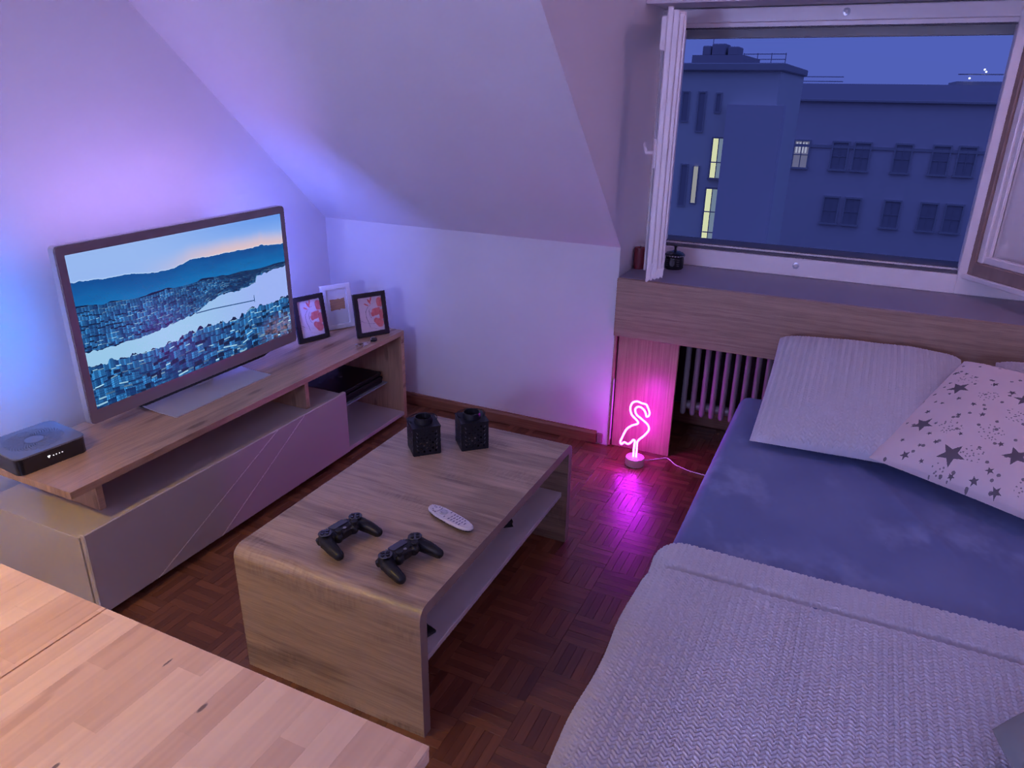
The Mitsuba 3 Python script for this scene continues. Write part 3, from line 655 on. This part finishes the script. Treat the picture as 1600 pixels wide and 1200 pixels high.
for lab, (x, y), a in (('black gamepad on the left, nearer the console, on the coffee table', (1.342, -1.645), 79), ('black gamepad on the right, nearer the bed, on the coffee table', (1.537, -1.655), 78)):
    k = thing('game_controller', lab, 'game controller')
    Mw = T().translate([x, y, tz-.0005]).rotate([0, 0, 1], a).rotate([1, 0, 0], -4).translate([0, 0, .003])
    for n, d in CP: put(n, d, None, k, world=Mw)

# ------------------------------------------------------------------ remote control
rc = thing('remote_control', 'silver oval remote control on the coffee table', 'remote control')
RC = rotz(math.atan2(-.051, .164), (1.528, -1.4255, tz+.0006))
def egg(L, Wd, n=48):
    out = []
    for q in range(n):
        a = 2*PI*q/n; c, s_ = math.cos(a), math.sin(a)
        out.append((L/2*np.sign(c)*abs(c)**.75, Wd/2*np.sign(s_)*abs(s_)**.8))
    return out
bm = man(extrude(egg(.172, .047), .009)); 
shell = tri(m3.Manifold.hull(m3.Manifold.batch_boolean([man(extrude(egg(.172, .047), .004, None, .0085)), man(extrude(egg(.166, .041), .002, None, .0145))], m3.OpType.Add)))
put('shell', moved(shell, RC), 'remote_shell', rc, 25)
under = tri(m3.Manifold.hull(m3.Manifold.batch_boolean([man(extrude(egg(.170, .045), .003, None, .0055)), man(extrude(egg(.15, .030), .002, None, 0))], m3.OpType.Add)))
put('underside', moved(under, RC), 'black_plastic', rc, 25)
zt_ = .0165
nav = put('navigation_ring', moved(lathe([(.0001, 0), (.0125, 0), (.0125, .0022), (.0085, .0030), (.0075, .0015), (.0001, .0015)], 32), RC @ rotz(0, (-.027, 0, zt_))), 'silver', rc, 30)
put('ok_button', moved(lathe([(.0001, 0), (.0068, 0), (.0062, .0034), (.0001, .004)], 24), RC @ rotz(0, (-.027, 0, zt_))), 'chrome', nav, 30)
BT = mikit.ply(moved(extrude(rrect(.0032, .0075, .0012), .0009), RC), 'remote_key')
def rbtn(x, y, w=.0032, l=.0075):
    put('button', moved(extrude(rrect(w, l, min(w, l)*.35), .0010), RC @ rotz(0, (x, y, zt_))), 'remote_key', rc)
for i in range(6):
    for y in (-.012, 0, .012):
        if not (i == 5 and y != 0): rbtn(.006+i*.0105, y)
for x, y in ((-.070, .006), (-.064, -.008), (-.062, .004), (-.055, .011), (-.056, -.013), (-.048, -.014), (-.010, -.014), (-.010, .014)): rbtn(x, y, .0035, .005)
put('slot', moved(extrude([(-.0462, -.015), (-.0440, -.008), (-.0432, 0), (-.0440, .008), (-.0462, .015), (-.0480, .015), (-.0458, .008), (-.0450, 0), (-.0458, -.008), (-.0480, -.015)], .0008), RC @ rotz(0, (0, 0, zt_))), 'remote_key', rc)

# ------------------------------------------------------------------ flamingo neon lamp
fl = thing('neon_lamp', 'pink glowing flamingo neon lamp on a round base on the floor', 'lamp')
path = [(1.7180, .030), (1.7175, .087), (1.7197, .1143), (1.7451, .146), (1.7624, .1756), (1.7560, .1994), (1.7271, .2205), (1.7039, .2365), (1.6965, .2588), (1.7087, .2735), (1.7267, .2700), (1.7408, .2550), (1.7470, .2365), (1.7560, .2395), (1.7595, .2554), (1.7500, .2781), (1.7410, .2905), (1.7221, .2925), (1.7012, .2965), (1.6815, .2850), (1.6744, .2588), (1.6840, .2300), (1.7090, .2080), (1.7120, .1950), (1.6864, .1800), (1.6640, .1560), (1.6480, .1140), (1.6420, .0940), (1.6478, .0835), (1.6600, .0950), (1.6768, .0905), (1.6895, .1010), (1.6990, .1150), (1.7062, .1090), (1.7050, .0853), (1.7045, .030)]
nt = tube(spline([(x-.005, -.133, z*1.004) for x, z in path], 6), .0046, 12)
fn_ = nt.face_normals[:, 1] < .25     # the lit silicone faces the room; its back passes less light
put('tube', trimesh.Trimesh(nt.vertices, nt.faces[fn_]), 'flamingo_tube', fl, True, emit=NEON)
put('tube_back', trimesh.Trimesh(nt.vertices, nt.faces[~fn_]), 'flamingo_tube', fl, True, emit=NEON_BACK)
put('base', moved(lathe([(.0001, 0), (.040, 0), (.0415, .002), (.0415, .034), (.040, .0365), (.0001, .0365)], 44), frameM((1.708, -.133, .0004), (1, 0, 0), (0, 1, 0), (0, 0, 1))), 'base_pink', fl, 30)
put('power_cord', tube(spline([(1.747, -.118, .022), (1.760, -.075, .006), (1.795, -.04, .0035), (1.825, -.018, .0035), (1.872, -.062, .0035), (1.90, -.075, .0035), (1.941, -.092, .0035), (2.004, -.100, .0035), (2.10, -.11, .0035), (2.25, -.16, .0035)], 8), .0026, 8), 'cord_white', fl, True)

# ------------------------------------------------------------------ bed
bd = thing('daybed', 'low daybed with a blue-grey velvet sheet along the right side', 'bed')
bx0, bx1, by0, by1, bz = 2.110, 3.60, -2.75, -.235, .462
def rounded_slab(x0, x1, y0, y1, z0, z1, r, nx=90, ny=120, amp=.004, flare=0.0):
    def fn(u, v):
        # unfold: side, round, top, round, side in both directions
        def prof(t, a, b):
            L = [(z1-z0-r), r*PI/2, (b-a-2*r), r*PI/2, (z1-z0-r)]; s = t*sum(L)
            c = np.cumsum([0]+L); pos, h = np.zeros_like(t), np.zeros_like(t)
            A = s < c[1]; pos[A] = a; h[A] = z0+s[A]
            B = (s >= c[1]) & (s < c[2]); q = (s[B]-c[1])/r; pos[B] = a+r-r*np.cos(q); h[B] = z1-r+r*np.sin(q)
            C = (s >= c[2]) & (s < c[3]); pos[C] = a+r+(s[C]-c[2]); h[C] = z1
            D = (s >= c[3]) & (s < c[4]); q = (s[D]-c[3])/r; pos[D] = b-r+r*np.sin(q); h[D] = z1-r+r*np.cos(q)
            E_ = s >= c[4]; pos[E_] = b; h[E_] = z1-r-(s[E_]-c[4])
            return pos, h
        px, hx = prof(u, x0, x1); py, hy = prof(v, y0, y1)
        z = np.minimum(hx, hy)
        px = px-flare*np.clip((z1-r*.6-hx)/(z1-z0), 0, 1)*(u < .5)
        P = np.stack([px, py, z], -1)
        n1 = meshkit.fbm(np.stack([px*2.5, py*2.5, z*2], -1), 4, 3)-.5; n2 = meshkit.fbm(np.stack([px*9+2, py*5, z*3], -1), 3, 8)-.5
        wr = np.maximum(0, meshkit.fbm(np.stack([(px+.55*py)*12, (py-.55*px)*2.4, z*2], -1), 3, 21)-.52)*np.clip((px-x0-.12)/.2, 0, 1)
        P[..., 2] += np.where(z > z0+.02, amp*2*n1+amp*.8*n2+amp*9*wr, 0)
        return P
    return grid(fn, nx, ny)[0]
put('mattress', rounded_slab(bx0+.012, bx1, by0+.012, by1-.012, .20, bz-.010, .055, 40, 50, .001), 'white_matte', bd, True)
put('sheet', rounded_slab(bx0+.014, bx1+.012, by0, by1, .215, bz, .062, 260, 300, .0045, .045), 'velvet', bd, True)
put('bed_frame', cbox(bx0+.02, bx1, by0+.02, by1-.02, .09, .199, .004), 'black_rubber', bd)
for xx in (bx0+.06, bx1-.06):
    for yy in (by0+.08, by1-.08): put('leg', lathe([(.0001, 0), (.018, 0), (.024, .089), (.0001, .09)], 16).apply_translation((xx, yy, 0)), 'black_rubber', bd, 30)
# knit: V stitches in columns along y
def knit_h(cx, ry, W_=.0180, P_=.0103):
    f = cx/W_; i = np.floor(f); g_ = f-i; leg = (g_ >= .5); a = np.where(leg, (g_-.5)*2, g_*2)
    sl = np.where(leg, a, 1-a)
    ph = ry/P_+sl*.95
    yarn = np.abs(np.sin(PI*ph))**.85
    colp = .70+.30*np.clip(np.sin(PI*np.clip(a, 0, 1)), 0, 1)**.5
    return yarn*colp
def blanket(ya, yb, lift, phase):
    def fn(u, v):
        L = [.26, .075*PI/2, 1.15]; s = u*1.53; y = ya+(yb-ya)*v
        r = .075; z1 = bz+.014+lift; x0 = bx0-.006-lift
        x, z = np.zeros_like(s), np.zeros_like(s); nx, nz = np.zeros_like(s), np.zeros_like(s)
        A = s < L[0]; x[A] = x0-.045*((L[0]-s[A])/.25)**1.1; z[A] = z1-r-(L[0]-s[A]); nx[A] = -1
        B = (s >= L[0]) & (s < L[0]+L[1]); q = (s[B]-L[0])/r; x[B] = x0+r-r*np.cos(q); z[B] = z1-r+r*np.sin(q); nx[B] = -np.cos(q); nz[B] = np.sin(q)
        C = s >= L[0]+L[1]; x[C] = x0+r+(s[C]-L[0]-L[1]); z[C] = z1; nz[C] = 1
        n1 = meshkit.fbm(np.stack([s*3, y*3, s*0], -1), 3, 5)-.5
        low = np.clip((L[0]+.09-s)/.2, 0, 1)
        wav = .012*np.sin(y*19+1.2)*low+.010*(meshkit.noise(np.stack([y*14, s*2, s*0], -1), 9)-.5)*low
        d = np.minimum(ya-y, y-yb); e = np.clip(d/.012, 0, 1)     # the cloth rolls under at its edges
        edge = -.015*(1-np.sqrt(np.clip(1-(1-e)**2, 0, 1)))
        h = .0095*knit_h(s+.002*n1+phase, y)*np.clip(d/.006, .25, 1)+.006*n1+edge
        return np.stack([x+nx*(h+wav), y, z+nz*h], -1)
    return fn
bl = thing('throw_blanket', 'chunky grey knit throw with a folded hem over the lower half of the bed', 'blanket')
def shell_under(top, nu, nv, off):
    # closes a draped sheet: a lower face one thickness below, and a rim
    n = np.array(trimesh.Trimesh(top.vertices, top.faces, process=False).vertex_normals)
    low = top.vertices-n*off
    r_ = rim(nu, nv, np.vstack([top.vertices, low]))
    return trimesh.Trimesh(r_.vertices, np.vstack([top.faces, top.faces[:, ::-1]+len(top.vertices), r_.faces[:, ::-1]]), process=False)
for nm, ya, yb, lift, ph, NU, NV in (('knit_cloth', -1.4935, -2.43, .005, 0, 690, 480), ('folded_hem', -1.370, -1.4800, .0, .009, 690, 64)):
    bm_, _ = grid(blanket(ya, yb, lift, ph), NU, NV)
    if bm_.face_normals[:, 2].mean() < 0: bm_.faces = bm_.faces[:, ::-1]
    put(nm, shell_under(bm_, NU, NV, .005), 'knit_wool', bl, True)

def cushion(ex, ey, ez, o, w, h, t, nu=150, knit=False, sag=.0, seed=1, pw=.42, pinch=.10, under=.4, crumple=.022, rnd=.2):
    """two faces of a pillow; local u, v in [-1, 1]"""
    ex, ey, ez, o = (np.array(q, float) for q in (ex, ey, ez, o))
    def face(sgn):
        def fn(u, v):
            a, b = 2*u-1, 2*v-1
            puff = np.clip((1-np.abs(a)**2.4), 0, 1)**pw*np.clip((1-np.abs(b)**2.4), 0, 1)**pw
            ca, cb = a*(1-pinch*.5*(1-b*b))*(1-rnd+rnd*np.sqrt(1-b*b/2)), b*(1-pinch*.5*(1-a*a))*(1-rnd+rnd*np.sqrt(1-a*a/2))
            wr = meshkit.fbm(np.stack([a*2.2+seed, b*2.2, a*0+seed], -1), 4, seed)-.5
            hgt = (t/2*puff if sgn > 0 else -t/2*puff*under)+crumple*wr*puff
            x, y = ca*w/2, cb*h/2
            if knit and sgn > 0: hgt = hgt+.0110*knit_h(a*w/2, b*h/2, .0215, .0130)*np.clip(puff*6, 0, 1)
            return o+x[..., None]*ex+y[..., None]*ey+(hgt-sag*(1-b)*.0)[..., None]*ez
        return fn
    A, uvA = grid(face(1), nu, nu); B, uvB = grid(face(-1), nu, nu); B.faces = B.faces[:, ::-1]
    return trimesh.Trimesh(np.vstack([A.vertices, B.vertices]), np.vstack([A.faces, B.faces+len(A.vertices)]), process=False), np.vstack([uvA, uvB])
def basis(ex, ey):
    ex = np.array(ex, float); ex /= np.linalg.norm(ex); ey = np.array(ey, float); ey -= ex*(ex@ey); ey /= np.linalg.norm(ey); return ex, ey, np.cross(ex, ey)
ex, ey, ez = basis((1, .0, .02), (-.155, .62, .150))
m, uvm = cushion(ex, ey, ez, (2.526, -.392, bz+.110), .635, .69, .17, 260, True, seed=4, pw=.5, pinch=.11, rnd=.14, under=.25)
k = thing('pillow', 'large grey knit pillow leaning on the wood board at the head of the bed', 'pillow')
put('knit_cover', m, 'knit_wool', k, True)
STARS = []
rs = random.Random(11)
big = [(.150, .620, .062, .2), (.138, .275, .058, .1), (.367, .126, .068, .05), (.619, .245, .064, .3), (.480, .640, .056, .5), (.80, .55, .060, .2), (.86, .16, .06, .4), (.74, .86, .058, .1)]
mid = [(.294, .72, .024, .2), (.20, .52, .018, .4), (.403, .67, .024, 0), (.168, .055, .026, .3), (.105, .14, .014, .1), (.107, .38, .018, .2), (.521, .045, .024, .5), (.627, .035, .028, .1), (.559, .115, .022, .3), (.269, .165, .016, .1), (.258, .05, .014, .4), (.207, .125, .012, .2), (.268, .385, .016, .1), (.293, .49, .018, .1), (.143, .46, .014, .2), (.367, .43, .018, .5), (.343, .26, .014, .2), (.527, .29, .018, .3), (.419, .03, .018, 0), (.197, .295, .012, 0), (.21, .21, .014, .2), (.072, .68, .014, .1), (.111, .79, .014, .3), (.357, .475, .014, .2), (.05, .80, .022, .2), (.66, .45, .022, .3), (.72, .38, .02, .1), (.58, .80, .022, .4), (.9, .4, .024, .2), (.86, .78, .022, .1)]
CLUST = [(.147, .73), (.277, .285), (.449, .17), (.457, .335), (.356, .02), (.503, .50), (.322, .585), (.74, .10), (.70, .62), (.62, .70)]
def star_sd(u, v, cx, cy, r, rot_):
    x, y = u-cx, v-cy
    a = dr.atan2(y, x)+rot_; s5 = 2*PI/5
    a = a-dr.floor(a/s5+.5)*s5; q = dr.sqrt(x*x+y*y)
    px, py = q*dr.cos(a), dr.abs(q*dr.sin(a))
    # edge from the tip (r, 0) to the valley
    ri_ = r*.42; vx, vy = ri_*math.cos(PI/5), ri_*math.sin(PI/5); dx, dy = vx-r, vy
    return (px-r)*dy-py*dx < 0
def stars(p, n, uv):
    u, v = uv.x, uv.y
    base = mix((.70, .58, .57), (.74, .62, .60), fbm(u*6, v*6)); ink = mi.Float(0)
    for q in big+mid: ink = dr.select(star_sd(u, v, *q), 1.0, ink)
    f1, f2, r = voronoi(u*15, v*15)
    ink = dr.select((f1 < .09+.05*r) & (r > .62), dr.maximum(ink, .85), ink)
    g1, g2, r3 = voronoi(u*46, v*46); cl = mi.Float(0)
    for cx, cy in CLUST: cl = dr.maximum(cl, smoothstep(.066, .055, dr.sqrt(dr.square(u-cx)+dr.square((v-cy)*1.2))))
    ink = dr.select((g1 < .20) & (cl > .5), dr.maximum(ink, .75), ink)
    return mix(base, (.075, .06, .075), ink*.92)
mat('star_cotton', proc(stars), .85, .15)
ex, ey, ez = basis((.884, -.467, -.006), (.437, .824, .361))
m, uvm = cushion(ex, ey, ez, (2.926, -.628, bz+.152), .555, .575, .17, 140, False, seed=9, pw=.5, pinch=.10, under=.10, rnd=.12)
k = thing('pillow', 'pink pillow printed with grey stars, resting against the knit pillow', 'pillow')
put('cover', m, 'star_cotton', k, True, uv=uvm)
ex, ey, ez = basis((1, -.02, .02), (0, .80, .46))
m, uvm = cushion(ex, ey, ez, (3.190, -.275, bz+.118), .56, .42, .13, 200, True, seed=14, pw=.5, pinch=.10, under=.08)
k = thing('pillow', 'grey knit pillow at the right edge, behind the star pillow', 'pillow')
put('knit_cover', m, 'knit_wool', k, True)
ex, ey, ez = basis((.80, .58, .05), (-.50, .75, .1))
m, uvm = cushion(ex, ey, ez, (3.075, -1.83, bz+.100), .58, .48, .22, 140, False, seed=21, pw=.6, pinch=.10, crumple=.10, rnd=.55)
k = thing('cushion', 'crumpled grey fleece cushion on the knit throw, bottom right corner', 'cushion')
put('cover', m, 'grey_fleece', k, True)

# ------------------------------------------------------------------ gateleg table in the foreground
gt = thing('gateleg_table', 'pale birch butcher-block table with two drop leaves in the foreground', 'table')
GZ, GY0, GY1, GT = .750, -3.19, -2.3745, .026
leaves = [('tabletop_leaf', 1.4562, 2.0490), ('tabletop_centre', 1.1900, 1.4535), ('tabletop_leaf', .595, 1.1872)]
for nm, xa, xb in leaves:
    lk_ = put(nm, cbox(xa, xb, GY0, GY1, GZ-GT, GZ-.006, .0015), 'birch', gt)
    r0, r1 = math.floor(xa/SLX), math.floor(xb/SLX)
    for r in range(r0, r1+1):
        x_a, x_b = max(xa, r*SLX), min(xb, (r+1)*SLX)
        if x_b-x_a < .003: continue
        off = (r*.6180339)-math.floor(r*.6180339)
        for s_ in range(-12, -5):
            y_a, y_b = max(GY0, (s_-off)*STV), min(GY1, (s_+1-off)*STV)
            if y_b-y_a < .004: continue
            put('stave', box(x_a+.00004, x_b-.00004, y_a+.00004, y_b-.00004, GZ-.0062, GZ), 'birch', lk_)
for xx in (1.22, 1.42):
    for yy in (GY0+.06, GY1-.06): put('leg', cbox(xx-.02, xx+.02, yy-.02, yy+.02, 0, GZ-GT, .002), 'birch', gt)
put('apron', cbox(1.20, 1.44, GY0+.05, GY1-.05, .45, GZ-GT-.001, .002), 'birch', gt)
for xx in (1.90, .74):
    put('gate_leg', cbox(xx-.02, xx+.02, -2.80, -2.76, 0, GZ-GT, .002), 'birch', gt)
    put('gate_rail', cbox(min(xx, 1.32), max(xx, 1.32), -2.79, -2.77, .10, .15, .002), 'birch', gt)

# ------------------------------------------------------------------ lamps of the room (outside the frame)
lm = thing('pendant_lamp', 'warm pendant lamp with a cone shade above the dining table', 'lamp')
LP = (.75, -3.0, 1.70)
put('bulb', trimesh.creation.icosphere(3, .045).apply_translation(LP), 'lamp_shade', lm, True, emit=LAMP_WARM)
put('shade', moved(lathe([(.030, .10), (.150, -.115), (.153, -.115), (.034, .104), (.0001, .104), (.0001, .10)], 40), frameM(LP, (1, 0, 0), (0, 1, 0), (0, 0, 1))), 'lamp_shade', lm, 30)
put('cord', cyl((LP[0], LP[1], LP[2]+.1045), (LP[0], LP[1], ZC), .004), 'cord_black', lm)
l3 = thing('wall_lamp', 'round wall lamp at the right end of the window dormer', 'lamp')
put('globe', trimesh.creation.icosphere(3, .135).apply_translation((3.45, -.95, 2.2)), 'lamp_shade', l3, True, emit=LAMP_WALL)
put('arm', cyl((3.58, -.95, 2.2), (XR-.0005, -.95, 2.2), .012), 'silver', l3, 30)
l2 = thing('floor_lamp', 'floor lamp with a blue-violet globe behind the camera', 'lamp')
put('globe', trimesh.creation.icosphere(3, .21).apply_translation((1.5, -4.4, 1.4)), 'lamp_shade', l2, True, emit=LAMP_COOL)
put('pole', cyl((1.5, -4.4, .02), (1.5, -4.4, 1.189), .010), 'silver', l2, 30)
put('base', cyl((1.5, -4.4, .0005), (1.5, -4.4, .02), .13, 32), 'silver', l2, 30)

# ------------------------------------------------------------------ outside
diff('stucco_blue', (.80, .76, .74)); diff('stucco_dark', (.50, .47, .50)); diff('roof_slate', (.42, .38, .42)); diff('recess', (.40, .37, .42)); diff('facade_far', (.74, .66, .70)); diff('slat_grey', (.42, .44, .42))
diff('street', (.10, .10, .12))
WARM = (.62, .66, .33); DIMW = (.13, .18, .21)
A = thing('apartment_building', 'tall blue-grey apartment building with lit stairwell windows at the left of the window view', 'building')
put('wall', box(-3.6, .42, 14, 19, -12, 1.95), 'stucco_blue', A)
put('wing', box(-.50, .62, 13.6, 14, -12, 1.30), 'facade_far', A)
put('cornice', cbox(-3.7, .5, 13.85, 19, 1.95, 2.10, .02), 'stucco_dark', A)
put('roof_block', box(-1.55, -.45, 14.6, 17, 2.1, 2.28), 'roof_slate', A)
for xa, xb, zz in ((-1.40, -1.22, 2.48), (-1.20, -.90, 2.52), (-.85, -.62, 2.46)): put('chimney', cbox(xa, xb, 14.9, 15.5, 2.28, zz, .02), 'roof_slate', A)
put('aerial', cyl((-1.20, 15, 2.5), (-1.20, 15, 2.72), .008, 6), 'recess', A)
rl = [cyl((-.4, 14.3, 2.18+q*.10), (.45, 14.3, 2.18+q*.10), .008, 6) for q in range(2)]+[cyl((-.4+q*.28, 14.3, 2.10), (-.4+q*.28, 14.3, 2.30), .008, 6) for q in range(4)]
put('roof_railing', cat(rl), 'recess', A)
for xa, xb, za, zb in ((-1.52, -1.40, .95, 1.52), (-1.17, -1.05, .75, 1.52), (-.80, -.72, 1.15, 1.5), (-1.40, -1.28, -.85, .02)):
    wk = put('window', cat(box(xa-.03, xa, 13.96, 14.02, za-.03, zb+.03), box(xb, xb+.03, 13.96, 14.02, za-.03, zb+.03), box(xa, xb, 13.96, 14.02, zb, zb+.03), box(xa, xb, 13.96, 14.02, za-.03, za)), 'stucco_dark', A)
    put('pane', box(xa, xb, 13.985, 13.995, za, zb), 'recess', wk)
def lit_window(xa, xb, za, zb, y, rows, frac, par=A):
    wk = put('window', cat(box(xa-.03, xa, y-.05, y+.02, za-.03, zb+.03), box(xb, xb+.03, y-.05, y+.02, za-.03, zb+.03), box(xa, xb, y-.05, y+.02, zb, zb+.03), box(xa-.04, xb+.04, y-.09, y+.02, za-.04, za)), 'recess', par)
    xm = xa+(xb-xa)*frac
    put('pane', box(xa, xm-.008, y-.03, y-.022, za, zb), 'recess', wk, emit=WARM, weight=.05)
    put('pane', box(xm+.008, xb, y-.03, y-.022, za, zb), 'recess', wk, emit=DIMW, weight=.05)
    put('glazing_bar', cat(*[box(xa, xb, y-.045, y-.02, za+(zb-za)*q-.010, za+(zb-za)*q+.010) for q in rows], box(xm-.008, xm+.008, y-.045, y-.02, za, zb)), 'recess', wk)
lit_window(-.77, -.52, -.21, .61, 13.99, (.40,), .48)
lit_window(-.80, -.53, -1.55, -.45, 13.99, (.55, .14), .48)
wk = put('window', cat(box(-1.15, -1.13, 13.95, 14, -.78, .02), box(-1.03, -1.01, 13.95, 14, -.78, .02), box(-1.15, -1.01, 13.95, 14, -.80, -.78)), 'recess', A)
put('pane', box(-1.13, -1.03, 13.97, 13.98, -.78, .0), 'recess', wk, emit=(.26, .26, .20), weight=.05)
# the long building across the yard
B = thing('apartment_building', 'long dark apartment building across the yard, seen in the middle of the window', 'building')
put('wall', box(-1.2, 26, 28, 36, -18, 1.35), 'facade_far', B)
put('roof', yz_prism([(27.8, 1.35), (28.6, 1.9), (35, 1.9), (36, 1.35)], -1.3, 26.1), 'roof_slate', B)
put('cornice', cbox(-1.3, 26.1, 27.75, 28, 1.28, 1.38, .02), 'stucco_dark', B)
put('string_course', box(-1.2, 26, 27.93, 28, -.32, -.22), 'stucco_dark', B)
put('roof_railing', cat(*[cyl((-.9, 29, 1.98+q*.16), (.9, 29, 1.98+q*.16), .015, 6) for q in range(2)]), 'recess', B)
put('terrace', cat(box(4.6, 6.6, 29, 33, 1.9, 2.02), cyl((4.6, 29, 2.25), (6.6, 29, 2.25), .02, 6)), 'stucco_dark', B)
for xa in (-.35, 1.0, 1.75, 3.1, 4.3, 5.1, 6.2, 7.4, 8.6, 9.8):
    for zb in (-.12, -2.1, -4.2):
        if xa < 0 and zb < -1: continue
        wk = put('window', cat(box(xa-.05, xa, 27.9, 28, zb-.95, zb), box(xa+.5, xa+.55, 27.9, 28, zb-.95, zb), box(xa-.05, xa+.55, 27.9, 28, zb, zb+.06), box(xa-.08, xa+.58, 27.85, 28, zb-1.0, zb-.94)), 'stucco_dark', B)
        lit = xa < 0
        put('pane', box(xa, xa+.5, 27.96, 27.97, zb-.94, zb), 'recess', wk, **(dict(emit=(.10, .10, .13), weight=.02) if lit else {}))
        if lit:
            put('pane', cat(*[box(xa+.04+q*.11, xa+.10+q*.11, 27.95, 27.955, zb-.42, zb-.04) for q in range(4)]), 'recess', wk, emit=(.32, .34, .40), weight=.02)
        put('glazing_bar', cat(box(xa+.235, xa+.265, 27.93, 27.97, zb-.94, zb), box(xa, xa+.5, 27.93, 27.97, zb-.5, zb-.47)), 'recess', wk)
for q, (x, z) in enumerate(((4.96, 2.12), (5.36, 2.40), (5.42, 2.33), (6.10, 2.36))):
    put('terrace_light', trimesh.creation.icosphere(1, .035).apply_translation((x, 28.9, z)), 'white_matte', B, emit=(2.2, 2.4, 2.6) if q in (0, 3) else (1.2, 1.3, 1.5), weight=.02)
C2 = thing('rooftop', 'low dark rooftop below the window with a slanted parapet', 'roof')
put('slab', box(.4, 6.5, 9, 13, -12, -2.25), 'stucco_dark', C2)
put('parapet', cat(moved(box(0, 1.9, -.06, .06, 0, .09), rotz(-.35, (1.45, 9.5, -1.86))), box(.4, 6.5, 9, 9.15, -2.25, -2.1)), 'facade_far', C2)
gr = put('ground_outside', box(-60, 60, .9, 120, -14, -12), 'street'); tag(gr, 'dark street level outside', kind='structure')

# things of one kind share a group
for _names, _group in ((('candle_lantern',), 'candle lanterns on the coffee table'), (('game_controller',), 'gamepads on the coffee table'), (('photo_frame',), 'photo frames on the tv console'),
                       (('window_casement',), 'opened window casements'), (('pillow',), 'pillows at the head of the bed'), (('apartment_building',), 'apartment buildings outside the window')):
    for _k in labels:
        if any(_k == q or (_k.startswith(q+'_') and _k[len(q)+1:].isdigit()) for q in _names):
            labels[_k]['group'] = _group
